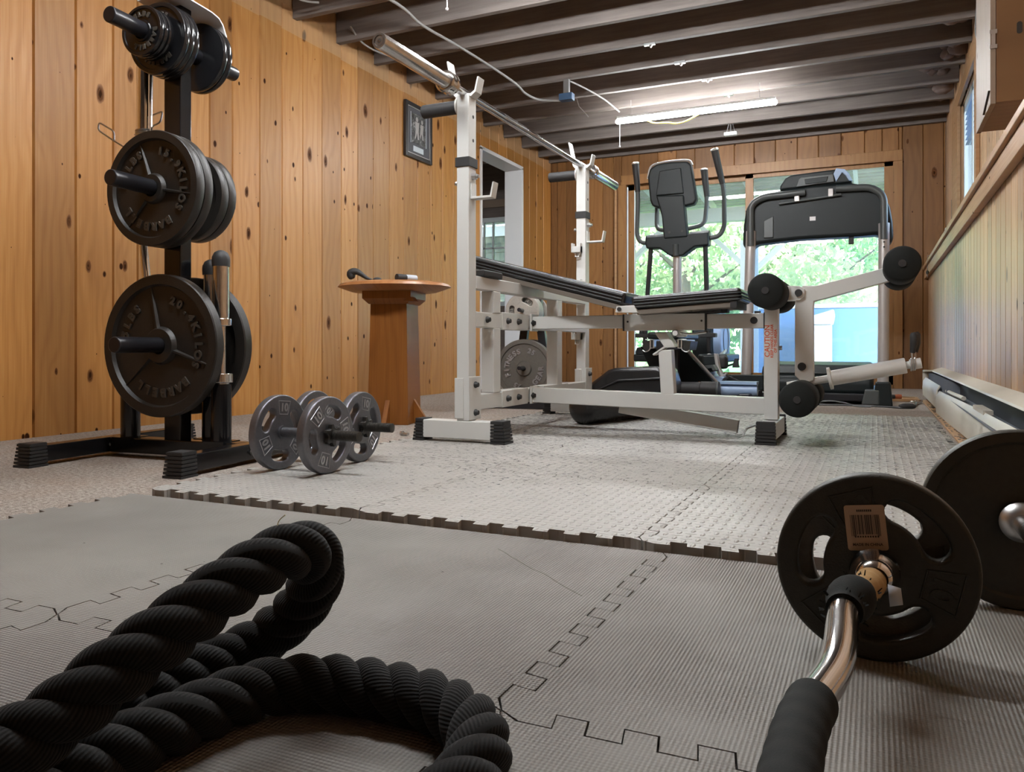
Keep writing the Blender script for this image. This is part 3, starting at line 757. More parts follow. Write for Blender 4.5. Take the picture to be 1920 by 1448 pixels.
# shed with mossy shingles seen through the side room window
t = thing('shingled_shed', 'mossy cedar shingled shed wall outside the side room window', 'shed', (-5.4, 10.6, -.03))
w = MB()
for i in range(24):
    z0 = .35 + i * .13; w.add([(-9, 10.6, z0), (-4.1, 10.6, z0), (-4.1, 10.57, z0), (-9, 10.57, z0), (-9, 10.6, z0 + .16), (-4.1, 10.6, z0 + .16)], [(0, 1, 2, 3), (3, 2, 5, 4), (0, 3, 4), (1, 5, 2)])
w.bx(-9, -4.3, 10.6, 10.8, -.03, 2.9)
obj('shingle_wall', w, M['shingle'], t, smooth=0)
t = thing('tarp_heap', 'crumpled bright blue tarp with white edge below the shingled shed', 'tarp', (-4.9, 9.0, -.03))
w = MB(); w.ball((-4.9, 9.05, .45), .5, (1.7, .6, 1.0), 18, 12); o = obj('tarp_sheet', w, M['tarp'], t)
d = o.modifiers.new('d', 'DISPLACE'); tx = bpy.data.textures.new('crumple', 'CLOUDS'); tx.noise_scale = .25; d.texture = tx; d.strength = .18
w = MB(); w.bx(-5.8, -4.05, 8.75, 8.95, .52, .60); obj('white_board', w, M['tarp_edge'], t)

def tree(label, x, y, h, r, leafm, n, seed, low=.2, size=.065):
    R = random.Random(seed)
    t = thing('leafy_tree', label, 'tree', (x, y, -.4), group='trees beyond the porch')
    w = MB(); w.tube(spline([(x, y, -.4), (x + .1, y, h * .3), (x - .05, y + .1, h * .75)], 4), [.14 - .011 * i for i in range(9)], 8); 
    for q in range(5):
        a = q * 1.3; w.tube([(x, y, h * (.25 + .08 * q)), (x + r * .6 * cos(a), y + r * .5 * sin(a), h * (.45 + .08 * q))], [.05, .015], 6)
    obj('trunk', w, M['bark'], t)
    w = MB()
    blobs = [(R.gauss(0, .5) * r, R.gauss(0, .4) * r, low * h + R.random() * (1 - low) * h, r * (.28 + .25 * R.random())) for _ in range(26)]
    for i in range(n):
        bx_, by_, bz_, br = R.choice(blobs)
        a = R.random() * 2 * pi; e = math.acos(2 * R.random() - 1); q = br * R.random() ** .4
        c = Vector((x + bx_ + q * sin(e) * cos(a), y + by_ + q * sin(e) * sin(a), bz_ + q * cos(e) * .8))
        u = Vector((R.gauss(0, 1), R.gauss(0, 1), R.gauss(0, .6))).normalized(); v = u.orthogonal().normalized(); s_ = size * (.6 + .8 * R.random())
        v = Matrix.Rotation(R.random() * 6.28, 3, u) @ v; k_ = u.cross(v)
        w.add([c - v * s_, c + k_ * s_ * .55, c + v * s_, c - k_ * s_ * .55], [(0, 1, 2, 3)])
    o = obj('crown', w, M[leafm], t, smooth=0)
    o['kind'] = 'stuff'
tree('bright yellow green tree seen behind the elliptical mast', -3.2, 14.2, 4.2, 1.9, 'leaf_pale', 13000, 3, .02)
tree('mid green maple between the elliptical and the treadmill uprights', -1.2, 15.2, 4.6, 2.0, 'leaf', 13000, 4, .05)
tree('sunlit pale green tree above the blue covered tub', .6, 13.8, 4.4, 2.0, 'leaf_pale', 13000, 5, .16)
tree('darker green tree at the left edge of the glass door', -5.2, 15.0, 4.6, 2.0, 'leaf', 9000, 6, .02)
tree('tall dark green tree standing furthest back beyond the porch', -2.4, 19.0, 7.0, 3.4, 'leaf_dark', 8000, 8, .02, .12)
tree('loose green tree behind the right porch post', 3.4, 17.5, 6.0, 2.8, 'leaf', 6500, 9, .05, .10)
# ------------------------------------------------------------------ interlocking mats
def toothed(a0, a1, period, h, out=1, g=.0009):
    """offsets along an edge from a0 to a1: list of (s, o)"""
    n = max(1, round((a1 - a0 - .044) / period)); p = (a1 - a0 - .044) / n; res = []
    for k in range(n):
        s = a0 + .022 + k * p
        e = -g if out > 0 else g      # the protruding tabs are a hair narrower than their slots
        res += [(s + .02 * p + e, -h), (s + .54 * p - e, -h), (s + .46 * p - e, h), (s + .94 * p + e, h)]
    return res
def tile(name, label, cat, group, x0, x1, y0, y1, z0, z1, mat, period, h, gap, straight=''):
    P = []
    def e(side):
        horizontal = side in 'BT'
        L = toothed(x0 if horizontal else y0, x1 if horizontal else y1, period, h, 1 if side in 'RT' else -1)
        return [] if side in straight else L
    P.append((x0 + gap, y0 + gap)); P += [(s, y0 + o + gap) for s, o in e('B')]
    P.append((x1 - gap, y0 + gap)); P += [(x1 + o - gap, s) for s, o in e('R')]
    P.append((x1 - gap, y1 - gap)); P += [(s, y1 + o - gap) for s, o in e('T')][::-1]
    P.append((x0 + gap, y1 - gap)); P += [(x0 + o + gap, s) for s, o in e('L')][::-1]
    mb = MB(); mb.prism(P, z0, z1)
    o = obj(name, mb, mat, smooth=0)
    # keep the object coordinates in metres, origin on the floor
    return tag(o, label, cat, group)
FX = [-1.635, -.983, -.331, .321]; FY = [-1.27, -.615, .045, .69, 1.335]
fl_ = {(0, 3): 'ribbed grey foam mat at the far left, beside the carpet strip', (1, 3): 'worn grey foam mat behind the rope loop, crossed by a long thin scratch',
       (2, 3): 'ribbed grey foam mat under the plate with the barcode sticker', (0, 2): 'grey foam mat under the left end of the rope', (1, 2): 'dotted grey foam mat under the curved rope end',
       (2, 2): 'ribbed grey foam mat under the curl bar grips'}
for i in range(3):
    for j in (2, 3):
        tile('foam_mat', fl_[(i, j)], 'floor mat', 'ribbed foam mats in front', FX[i], FX[i + 1], FY[j], FY[j + 1], 0, .010, {(1, 2): M['rib_dots'], (1, 3): M['rib_worn']}.get((i, j), M['rib']), .065, .0135, .0011, 'T' if j == 3 else ('R' if i == 2 else ''))
DX = [-1.585, -.978, -.373, .25]; DYs = [1.352, 1.945, 2.53, 3.12, 3.71, 4.30]
rows = ['front row', 'second row', 'third row', 'fourth row', 'last row']; cols = ['left', 'middle', 'right']
for i in range(3):
    for j in range(5):
        lab = 'diamond textured grey mat, %s one of the %s from the ribbed mats' % (cols[i], rows[j])
        if (i, j) == (1, 0): lab = 'brightly lit diamond textured mat in the middle of the front row'
        tile('diamond_mat', lab, 'floor mat', 'diamond textured mats under the bench', DX[i], DX[i + 1], DYs[j], DYs[j + 1], 0, .0225, M['diamond'], .0605, .0115, .0014)

# ------------------------------------------------------------------ weight plates
def circ(r, n=64, cx=0, cy=0): return [(cx + r * cos(2 * pi * k / n), cy + r * sin(2 * pi * k / n)) for k in range(n)]
def kidney(R0, R1, a, half, n=14):
    o = arc(0, 0, R1, a - half, a + half, n); i_ = arc(0, 0, R0, a + half * .72, a - half * .72, n)
    # round off
    P = o + i_
    P = [Vector((x, y, 0)) for x, y in P]
    for _ in range(2):
        P = [q for k in range(len(P)) for q in (P[k] * .75 + P[(k + 1) % len(P)] * .25, P[k] * .25 + P[(k + 1) % len(P)] * .75)]
    return [(p.x, p.y) for p in P]
def kidney2(Rc, hw, a, half, n=12):
    e0, e1 = a - half, a + half
    P = arc(0, 0, Rc + hw, e0, e1, n)
    P += arc(Rc * cos(e1), Rc * sin(e1), hw, e1, e1 + pi, 8)[1:-1]
    P += arc(0, 0, Rc - hw, e1, e0, n)
    P += arc(Rc * cos(e0), Rc * sin(e0), hw, e0 + pi, e0 + 2 * pi, 8)[1:-1]
    return P
def grip_plate(R, th, hole, fill, raised, twist=0.0, holes=(.63, .185), half=.30):
    """flat plate with three hand holes and a raised 10 in a tray between them; front face at +th/2"""
    loops = [circ(R - .004, 72), circ(hole, 24)] + [kidney2(R * holes[0], R * holes[1], twist + pi / 2 + pi / 3 + k * 2 * pi / 3, half) for k in range(3)]
    disc = MB(); disc.mesh(curve2d(loops, th / 2 - .004, .004, 2))
    let = MB()
    for s in (1, -1):
        for k in range(3):
            a = twist + pi / 2 + k * 2 * pi / 3
            base = Matrix.Identity(4) if s > 0 else Matrix.Rotation(pi, 4, 'Y')
            Mx = base @ Matrix.Translation((R * .655 * cos(a), R * .655 * sin(a), th / 2 - .0006)) @ Matrix.Rotation(a - pi / 2, 4, 'Z')
            let.mesh(text(raised, R * .30, .0022, .0010), Mx)
            w0, w1, hh = R * .155, R * .225, R * .175
            fr = [(-w0, -hh), (w0, -hh), (w1, hh), (-w1, hh)]
            let.tube([Mx @ Vector((x, y, .0006)) for x, y in fr], .0016, 6, closed=True)
    return disc, let
def oly_plate(R, th, words, ribs=True, bore=.027):
    t = th / 2
    prof = [(bore, -t * .8), (R * .30, -t * .8), (R * .32, -t * .3), (R * .80, -t * .3), (R * .83, -t), (R * .985, -t), (R, -t * .8), (R, t * .8), (R * .985, t), (R * .86, t), (R * .835, t * .35), (R * .27, t * .25), (R * .245, t * .9), (R * .235, t * 1.05), (bore, t * 1.05), (bore, -t * .8)]
    if R < .13: prof = [(bore, -t), (R * .98, -t), (R, -t * .7), (R, t * .7), (R * .98, t), (R * .88, t), (R * .86, t * .55), (R * .44, t * .5), (R * .42, t * 1.0), (bore, t * 1.0), (bore, -t)]
    disc = MB(); disc.lathe(prof, n=72)
    if ribs:
        for k in range(3):
            a = pi / 2 + .28 + k * 2 * pi / 3
            p = Vector((cos(a), sin(a), 0)); z = Vector((0, 0, t * .30))
            q = Vector((-sin(a), cos(a), 0)) * R * .035; q2 = q * .45; h = Vector((0, 0, t * .55))
            A = p * R * .24 + z; B = p * R * .835 + z
            disc.add([A + q, A - q, B + q2, B - q2, A + q * .4 + h, A - q * .4 + h, B + q2 * .4 + h * .4, B - q2 * .4 + h * .4], [(0, 4, 6, 2), (1, 3, 7, 5), (4, 5, 7, 6), (0, 1, 5, 4), (2, 6, 7, 3)])
    let = []
    for s, a, size, st in words:
        lm = MB(); ring_text(lm, s, R * .655, a, R * size, .0042, t * .30, st, .0012, True, .0, .0009); let.append(lm)
    return disc, let
PROTO = {}
def plate_proto(key, disc, let, mat, lmat):
    PROTO[key] = (disc, let, mat, lmat)
def place_plate(key, name, label, group, loc, d, roll=0, single=False):
    Mx = axisM(loc, d, roll)
    v = PROTO[key]
    if isinstance(v, bpy.types.Object):
        return dup(v, Mx, label, group)
    disc, let, mat, lmat = v
    if not isinstance(let, list): let = [let]
    let = [q for q in let if q is not None and q.v]
    if not let:
        o = obj(name, disc, mat, None, 0, smooth=40); o.matrix_basis = Mx; tag(o, label, 'weight plate', group)
    else:
        o = thing(name, label, 'weight plate', M=Mx, group=group)
        obj('disc', disc, mat, o, local=True, smooth=40); [obj('raised_number' if key in ('g10',) else 'raised_lettering', q, lmat, o, local=True, smooth=40) for q in let]
    PROTO[key] = o
    return o
D = radians
plate_proto('45', *oly_plate(.228, .036, [('20.4KILOS', D(28), .16, .205), ('45LBS', D(158), .16, .215), ('BARBELL', D(-82), .16, .215)]), M['cast_black'], M['cast_edge'])
plate_proto('35', *oly_plate(.182, .034, [('15.9KILOS', D(18), .185, .235), ('35LBS', D(140), .185, .235), ('BARBELL', D(-106), .185, .25)]), M['cast_black'], M['cast_edge'])
plate_proto('25', *oly_plate(.146, .034, [('25LBS', D(90), .2, .25), ('BARBELL', D(-90), .2, .25)], False), M['cast_black'], M['cast_edge'])
plate_proto('10', *oly_plate(.114, .020, [('10LBS', D(90), .18, .22), ('BARBELL', D(-90), .18, .22)], False), M['gloss_black'], M['cast_edge'])
plate_proto('5', *oly_plate(.078, .017, [('5LBS', D(90), .24, .34), ('BARBELL', D(-60), .24, .34)], False), M['gloss_black'], M['cast_edge'])

# ------------------------------------------------------------------ left weight tree
RC = Vector((-2.07, 1.87, 0)); RA = radians(5.0)
RM = Matrix.Translation(RC) @ Matrix.Rotation(RA, 4, 'Z')
def RP(x, y, z): return RM @ Vector((x, y, z))
rack = thing('plate_tree', 'tall black plate tree loaded with black olympic plates by the left wall', 'weight rack', M=RM)
w = MB(); w.bx(-.034, .034, -.025, .025, .055, 1.47); obj('post', w, M['gloss_black'], rack, .004, local=True)
w = MB(); w.bx(-.26, .26, -.03, .03, .012, .062); obj('crossbar', w, M['gloss_black'], rack, .004, local=True)
for s in (-1, 1):
    w = MB(); w.bx(s * .285 - .025, s * .285 + .025, -.30, .34, .012, .062); f = obj('foot_rail', w, M['gloss_black'], rack, .004, local=True)
    for e in (-1, 1):
        w = MB(); yy = -.30 if e < 0 else .34
        for k in range(7):
            g = .004 * (6 - k) / 6 * 2; z = .0105 * k
            w.bx(s * .285 - .028 - g * .6, s * .285 + .028 + g * .6, min(yy - e * .035, yy + e * (.022 + g)), max(yy - e * .035, yy + e * (.022 + g)), z, z + .0075)
        w.bx(s * .285 - .0265, s * .285 + .0265, min(yy - e * .034, yy + e * .018), max(yy - e * .034, yy + e * .018), 0, .072)
        obj('rubber_foot', w, M['rubber'], f, local=True, smooth=0)
    w = MB()
    for yb in (-.02,):
        w.cyl((s * .285 + .025, yb, .037), (s * .285 + .031, yb, .037), .012, n=6); w.cyl((s * .285 + .031, yb, .037), (s * .285 + .040, yb, .037), .007, n=12)
    obj('bolt', w, M['steel'], f, local=True)
pegs = [(.37, .232, .25), (.865, .246, .23), (1.345, .25, .25)]
for z, ln, lb in pegs:
    for s, L_ in ((-1, ln), (1, lb)):
        w = MB(); w.cyl((0, s * .02, z), (0, s * (.025 + L_), z), .0245, n=32); obj('peg', w, M['satin_black'], rack, .004, local=True)
# upright bar holders
for (x, y, h) in ((-.20, .0, .24), (.175, .0, .245), (.085, .06, .20)):
    w = MB(); w.tube([(x, y, .06), (x, y, h)], .031, 28, cap=False); w.tube([(x, y, h), (x, y, .06)], .027, 28); w.bx(x - .04, x + .04, y - .04, y + .04, .056, .064)
    obj('bar_holder', w, M['gloss_black'], rack, local=True)
yv = Vector((0, -1, 0)); fdir = RM.to_3x3() @ Vector((0, -1, 0)); bdir = -fdir
G = 'olympic plates on the black plate tree'
place_plate('45', 'weight_plate', 'large black 45 pound plate facing forward on the lowest peg', G, RP(0, -.066, .3675), fdir, radians(-4))
place_plate('45', 'weight_plate', 'large black plate on the lowest peg behind the post, mostly hidden', G, RP(0, .068, .3675), bdir, .4)
place_plate('35', 'weight_plate', 'black 35 pound plate with raised lettering facing out on the middle peg', G, RP(0, -.098, .8625), fdir, radians(4))
place_plate('35', 'weight_plate', 'black plate sandwiched right behind the 35 pound plate on the middle peg', G, RP(0, -.060, .8625), fdir, 1.0)
place_plate('25', 'weight_plate', 'smaller black plate next to the post on the back of the middle peg', G, RP(0, .055, .8625), bdir, .3)
place_plate('25', 'weight_plate', 'smaller black plate outermost on the back of the middle peg', G, RP(0, .092, .8625), bdir, .9)
for i in range(3):
    place_plate('5', 'weight_plate', ['smallest glossy black plate, outermost on the top front peg', 'small glossy black plate, second from the tip of the top front peg', 'small glossy black plate, third from the tip of the top front peg'][i], G, RP(0, -.145 + i * .0185, 1.3425), fdir, i * .7)
for i in range(3):
    place_plate('10', 'weight_plate', ['medium glossy black plate just behind the small ones on the top peg', 'medium glossy black plate in the middle of the top front stack', 'medium glossy black plate touching the post on the top front peg'][i], G, RP(0, -.080 + i * .0215, 1.3425), fdir, i * .5)
for i in range(2):
    place_plate('10', 'weight_plate', ['glossy black plate outermost on the top back peg', 'glossy black plate touching the post on the top back peg'][i], G, RP(0, .118 - i * .023, 1.3425), bdir, i * .8)
# booklet draped on top
w = MB(); n = 14; vs = []
prof = [(-.085, 1.478), (-.02, 1.4755), (.06, 1.474), (.095, 1.467), (.115, 1.452), (.13, 1.425), (.138, 1.405)]
M2 = RM @ Matrix.Translation((0, .0, 0))
poly = [(y, z) for y, z in prof] + [(y - (.003 if z < 1.46 else 0), z - .004) for y, z in prof[::-1]]
w.prismX(poly, -.085, .085)
o = obj('paper_booklet', w, M['paper'], smooth=60); o.matrix_basis = RM; tag(o, 'white paper booklet draped over the top of the plate tree', 'booklet')
# olympic curl bar standing in the rear left holder, with a spring collar
bx_, by_ = -.20, .0
cb = thing('curl_bar', 'chrome olympic curl bar standing upright in the left holder of the plate tree', 'barbell', M=RM)
w = MB(); w.cyl((bx_ + .03, by_ + .03, .98), (bx_ + .035, by_ + .03, 1.38), .025, n=32); obj('sleeve', w, M['chrome'], cb, .003, local=True)
w = MB(); w.cyl((bx_ + .03, by_ + .03, .955), (bx_ + .03, by_ + .03, .98), .034, n=32); obj('collar', w, M['chrome'], cb, .003, local=True)
w = MB(); w.tube(fillet([(bx_ + .03, by_ + .03, .96), (bx_ + .02, by_ + .03, .86), (bx_ + .022, by_ + .03, .74), (bx_ + .048, by_ + .03, .52), (bx_ + .0, by_, .36), (bx_, by_, .30)], .03), .014, 16); obj('bent_bar', w, M['chrome'], cb, local=True)
w = MB(); w.cyl((bx_, by_, .07), (bx_, by_, .31), .0255, n=28); obj('sleeve', w, M['chrome'], cb, local=True)
sc_ = thing('spring_collar', 'spring collar with wire loops on the upright chrome sleeve', 'spring collar', M=RM)
w = MB(); cx, cy, cz = bx_ + .033, by_ + .03, 1.05
w.tube([(cx + .0285 * cos(a), cy + .0285 * sin(a), cz + .0062 * a / (2 * pi)) for a in [i * 2 * pi / 20 for i in range(20 * 7)]], .003, 8); obj('coil', w, M['steel'], sc_, local=True)
w = MB(); w.tube(fillet([(cx - .028, cy, cz + .0), (cx - .05, cy - .03, cz - .018), (cx - .105, cy - .03, cz + .012), (cx - .175, cy - .03, cz + .055), (cx - .172, cy - .03, cz + .082), (cx - .105, cy - .03, cz + .045), (cx - .105, cy - .03, cz + .012)], .012), .0028, 8); obj('wire_loop', w, M['steel'], sc_, local=True)
w = MB(); w.tube(fillet([(cx + .028, cy, cz + .04), (cx + .05, cy - .02, cz + .05), (cx + .085, cy - .02, cz + .06), (cx + .085, cy - .01, cz + .10), (cx + .04, cy - .01, cz + .09)], .012), .0028, 8); obj('wire_loop', w, M['steel'], sc_, local=True)
# two olympic dumbbell handles standing in the right-hand holders
for (x, y, ztop, lab) in ((.175, .0, .668, 'taller chrome dumbbell handle with a black domed cap in the right holder'), (.085, .06, .648, 'chrome dumbbell handle standing nearer the post, partly behind the large plate')):
    t = thing('chrome_dumbbell_bar', lab, 'dumbbell bar', M=RM, group='chrome handles standing in the plate tree')
    w = MB(); w.cyl((x, y, .455), (x - .002, y + .0, ztop - .03), .0250, n=28); obj('sleeve', w, M['chrome_worn'], t, local=True)
    w = MB(); w.cyl((x, y, .43), (x, y, .455), .033, n=28); obj('collar', w, M['chrome'], t, .003, local=True)
    w = MB(); w.cyl((x, y, .28), (x, y, .43), .015, n=20); obj('grip', w, M['chrome_worn'], t, local=True)
    w = MB(); w.cyl((x, y, .25), (x, y, .28), .036, n=28); obj('collar', w, M['chrome'], t, .003, local=True)
    w = MB(); w.cyl((x, y, .075), (x, y, .25), .0250, n=28); obj('sleeve', w, M['chrome_worn'], t, local=True)
    w = MB(); w.lathe([(.0275, -.012), (.0285, .006), (.0275, .018), (.021, .032), (.010, .039), (0, .041)], (x - .002, y, ztop - .035), n=28); obj('end_cap', w, M['rubber'], t, local=True)

# ------------------------------------------------------------------ two dumbbells with grey grip plates
gd, gl = grip_plate(.104, .026, .013, None, '10')
def dumbbell(label, x0, y, rz, rolls, half=.082):
    zc = .0225 + .104
    Mx = Matrix.Translation((x0, y, zc)) @ Matrix.Rotation(rz, 4, 'Z')
    t = thing('dumbbell', label, 'dumbbell', M=Mx, group='grey plate dumbbells by the plate tree')
    w = MB(); w.cyl((-half - .01, 0, 0), (half + .01, 0, 0), .0142, n=20)
    for s in (-1, 1): w.cyl((s * (half - .018), 0, 0), (s * (half - .012), 0, 0), .019, n=20)
    obj('handle', w, M['grey_iron'], t, local=True)
    for s in (-1, 1):
        w = MB(); L_ = .105 if s > 0 else .066
        n = 160; rr = []
        path = [(s * (half + .008 + L_ * i / n), 0, 0) for i in range(n + 1)]
        rr = [.0125 + (.0014 if (i // 4) % 2 else 0) for i in range(n + 1)]; rr[-1] = .009
        w.tube(path, rr, 16); obj('threaded_end', w, M['thread'], t, local=True, smooth=60)
        w = MB(); P = []
        for k in range(24): P.append(((.031 if k % 4 < 2 else .021) * cos(2 * pi * k / 24), (.031 if k % 4 < 2 else .021) * sin(2 * pi * k / 24)))
        M3 = Matrix.Translation((s * (half + .022), 0, 0)) @ Matrix.Rotation(pi / 2, 4, 'Y'); w.prism(P, -.007, .007, M3); w.cyl((s * (half + .010), 0, 0), (s * (half + .022), 0, 0), .019, n=20)
        obj('star_nut', w, M['cast_black'], t, .002, local=True)
        M4 = Matrix.Translation((s * half, 0, 0)) @ Matrix.Rotation(pi / 2, 4, 'Y') @ Matrix.Rotation(rolls[0 if s < 0 else 1], 4, 'Z')
        w = MB(); w.v = []; w.add(gd.v, gd.f, M4); p = obj('plate', w, M['grey_iron'], t, local=True, smooth=40)
        w = MB(); w.add(gl.v, gl.f, M4); obj('raised_number', w, M['bright_edge'], p, local=True, smooth=40)
    return t
dumbbell('grey ten pound dumbbell in front, threaded end pointing right', -1.428, 1.712, radians(-1), (pi / 2 - .1, pi / 2 + .75))
dumbbell('grey ten pound dumbbell behind the other, beside the plate tree foot', -1.475, 1.925, radians(3), (.7, pi / 2 - .2))

# ------------------------------------------------------------------ pedestal table with grips on it
TC = Vector((-2.085, 3.17, 0)); TR = radians(14)
TM = Matrix.Translation(TC) @ Matrix.Rotation(TR, 4, 'Z')
tb = thing('pedestal_table', 'small brown pedestal table with a thin edged top against the pine wall', 'table', M=TM)
w = MB(); w.lathe([(0, .625), (.205, .625), (.272, .648), (.262, .660), (.235, .668), (0, .669)], n=28, M=Matrix.Diagonal((1, .9, 1, 1))); obj('table_top', w, M['table_top'], tb, local=True, smooth=25)
w = MB(); a, b = .088, .100
w.add([(-b, -b, 0), (b, -b, 0), (b, b, 0), (-b, b, 0), (-a, -a, .60), (a, -a, .60), (a, a, .60), (-a, a, .60)], [(0, 1, 5, 4), (1, 2, 6, 5), (2, 3, 7, 6), (3, 0, 4, 7), (4, 5, 6, 7), (3, 2, 1, 0)])
obj('column', w, M['table_wood'], tb, .003, local=True)
w = MB(); w.add([(-.095, -.095, .565), (.095, -.095, .565), (.095, .095, .565), (-.095, .095, .565), (-.118, -.118, .59), (.118, -.118, .59), (.118, .118, .59), (-.118, .118, .59), (-.118, -.118, .626), (.118, -.118, .626), (.118, .118, .626), (-.118, .118, .626)],
    [(0, 1, 5, 4), (1, 2, 6, 5), (2, 3, 7, 6), (3, 0, 4, 7), (4, 5, 9, 8), (5, 6, 10, 9), (6, 7, 11, 10), (7, 4, 8, 11), (8, 9, 10, 11), (3, 2, 1, 0)]); obj('collar', w, M['table_wood'], tb, local=True, smooth=0)
w = MB(); w.add([(.085, -.12, .575), (.135, -.12, .575), (.115, -.12, .60), (.085, -.05, .575), (.135, -.05, .575), (.115, -.05, .60)], [(0, 1, 2), (3, 5, 4), (0, 3, 4, 1), (1, 4, 5, 2), (0, 2, 5, 3)]); obj('broken_block', w, M['table_wood'], tb, local=True, smooth=0)
for k, (dx, dy) in enumerate(((-1, 0), (1, 0), (0, 1), (0, -1))):
    w = MB(); bb = .098; ln = .075 if dx else .06
    n_ = Vector((dx, dy, 0)); s_ = Vector((-dy, dx, 0)) * .011
    A = n_ * bb; B = n_ * (bb + ln); C_ = n_ * bb + Vector((0, 0, .115))
    w.add([A + s_, B + s_, C_ + s_, A - s_, B - s_, C_ - s_], [(0, 1, 2), (5, 4, 3), (0, 3, 4, 1), (1, 4, 5, 2), (2, 5, 3, 0)]); obj('foot_bracket', w, M['table_wood'], tb, local=True, smooth=0)
hp = thing('ankle_strap', 'black curved strap lying at the left end of the pedestal table', 'strap', M=TM)
P = spline([(-.155, -.14, .682), (-.165, -.14, .705), (-.14, -.14, .714), (-.112, -.14, .700), (-.085, -.14, .682), (-.055, -.14, .672)], 5)
w = MB(); w.tube(P, [.011, .016, .018, .019, .019, .019, .019, .018, .018, .017, .016, .015, .014, .013, .012, .011, .010, .010, .009, .009, .008, .007, .006, .005, .004, .003][:len(P)], 10); obj('strap_band', w, M['rubber'], hp, local=True)
w = MB(); w.ball((-.035, -.14, .672), .022, (1, 1, .6)); obj('end_pad', w, M['rubber'], hp, local=True)
hg = thing('hand_grip', 'short black and pale cylinder lying on the right half of the pedestal table', 'hand grip', M=TM)
w = MB(); w.cyl((.055, -.13, .6845), (.085, -.09, .6845), .0165, n=24); w.cyl((.0545, -.1307, .6845), (.0555, -.1293, .6845), .006); obj('dark_end', w, M['rubber'], hg, .003, local=True)
w = MB(); w.cyl((.085, -.09, .6845), (.12, -.043, .6845), .0160, n=24); obj('pale_sleeve', w, M['plaque'], hg, .002, local=True)

# ------------------------------------------------------------------ framed photograph
pf = thing('framed_picture', 'dark framed black and white sports photograph hanging on the left wall', 'picture', (XL, 4.945, 1.93))
ya, yb, za, zb = 4.762, 5.132, 1.735, 2.135
w = MB()
for (a, b, c_, d_) in ((ya, ya + .03, za, zb), (yb - .03, yb, za, zb), (ya + .03, yb - .03, za, za + .03), (ya + .03, yb - .03, zb - .03, zb)): w.bx(XL + .001, XL + .024, a, b, c_, d_)
obj('frame', w, M['photo_frame'], pf, .003)
w = MB()
for (a, b, c_, d_) in ((ya + .03, ya + .035, za + .03, zb - .03), (yb - .035, yb - .03, za + .03, zb - .03), (ya + .035, yb - .035, za + .03, za + .035), (ya + .035, yb - .035, zb - .035, zb - .03)): w.bx(XL + .006, XL + .020, a, b, c_, d_)
obj('silver_fillet', w, M['fillet'], pf)
w = MB(); w.bx(XL + .003, XL + .012, ya + .03, yb - .03, za + .03, zb - .03); obj('mat_board', w, M['mat_board'], pf)
w = MB(); w.bx(XL + .012, XL + .0135, ya + .085, yb - .08, za + .115, zb - .07); p = obj('photograph', w, M['photo'], pf)
w = MB(); w.bx(XL + .012, XL + .0132, yb - .08, yb - .072, za + .11, zb - .065); w.bx(XL + .012, XL + .0132, ya + .08, ya + .085, za + .11, zb - .065); obj('photo_border', w, M['plaque'], pf)
# two figures in the photograph, as light shapes on the print
w = MB()
def blob(pts): 
    w.prismX(pts, XL + .0135, XL + .0138)
cy_, cz_ = ya + .165, za + .22
blob([(cy_ + .016 * cos(a), cz_ + .075 + .018 * sin(a)) for a in [i * pi / 6 for i in range(12)]]); blob([(cy_ - .028, cz_ + .055), (cy_ + .03, cz_ + .055), (cy_ + .022, cz_ - .01), (cy_ + .03, cz_ - .07), (cy_ + .008, cz_ - .07), (cy_, cz_ - .02), (cy_ - .018, cz_ - .07), (cy_ - .03, cz_ - .07), (cy_ - .016, cz_)])
cy_ += .07; blob([(cy_ + .014 * cos(a), cz_ + .07 + .016 * sin(a)) for a in [i * pi / 6 for i in range(12)]]); blob([(cy_ - .02, cz_ + .05), (cy_ + .022, cz_ + .05), (cy_ + .012, cz_ - .01), (cy_ + .02, cz_ - .06), (cy_ + .004, cz_ - .06), (cy_ - .004, cz_ - .015), (cy_ - .024, cz_ - .055), (cy_ - .03, cz_ - .045)])
obj('figures', w, M['fillet'], p, smooth=0)
w = MB(); w.bx(XL + .012, XL + .0145, ya + .115, yb - .115, za + .055, za + .095); obj('plaque', w, M['plaque'], pf, .001)

# ------------------------------------------------------------------ battle rope
PX = [(-.78, .12, .055), (-.66, .22, .075), (-.585, .31, .095)]
def V(x, y, z): return Vector((x, y, z))
ctrl = [(-.64, .16, .045), (-.585, .27, .068), (-.549, .363, .086), (-.534, .41, .110), (-.522, .464, .134), (-.513, .522, .156), (-.504, .571, .170), (-.502, .612, .166), (-.512, .638, .138), (-.533, .652, .108), (-.560, .657, .080), (-.590, .652, .055), (-.612, .630, .040), (-.622, .59, .0370), (-.626, .55, .0365), (-.63, .50, .0365), (-.636, .44, .0365), (-.645, .36, .0365), (-.66, .24, .0365), (-.67, .16, .0365), (-.63, .10, .0365), (-.585, .14, .0365), (-.567, .25, .0365), (-.563, .33, .0365), (-.563, .417, .0365), (-.559, .459, .0365), (-.554, .5, .0365), (-.547, .545, .0365), (-.533, .585, .0365), (-.503, .609, .0365), (-.464, .623, .0365), (-.42, .629, .0365), (-.378, .628, .0365), (-.342, .617, .0365), (-.315, .599, .0365), (-.296, .575, .0365), (-.284, .545, .0365), (-.279, .51, .0365), (-.283, .45, .0365), (-.30, .36, .0365), (-.34, .28, .0365)]
raw = spline(ctrl, 24)
for _ in range(3): raw = [raw[0]] + [(raw[i - 1] + raw[i] * 2 + raw[i + 1]) / 4 for i in range(1, len(raw) - 1)] + [raw[-1]]
acc = [0.0]
for i in range(1, len(raw)): acc.append(acc[-1] + (raw[i] - raw[i - 1]).length)
TOT = acc[-1]; step = .0022; cen = []; j = 0
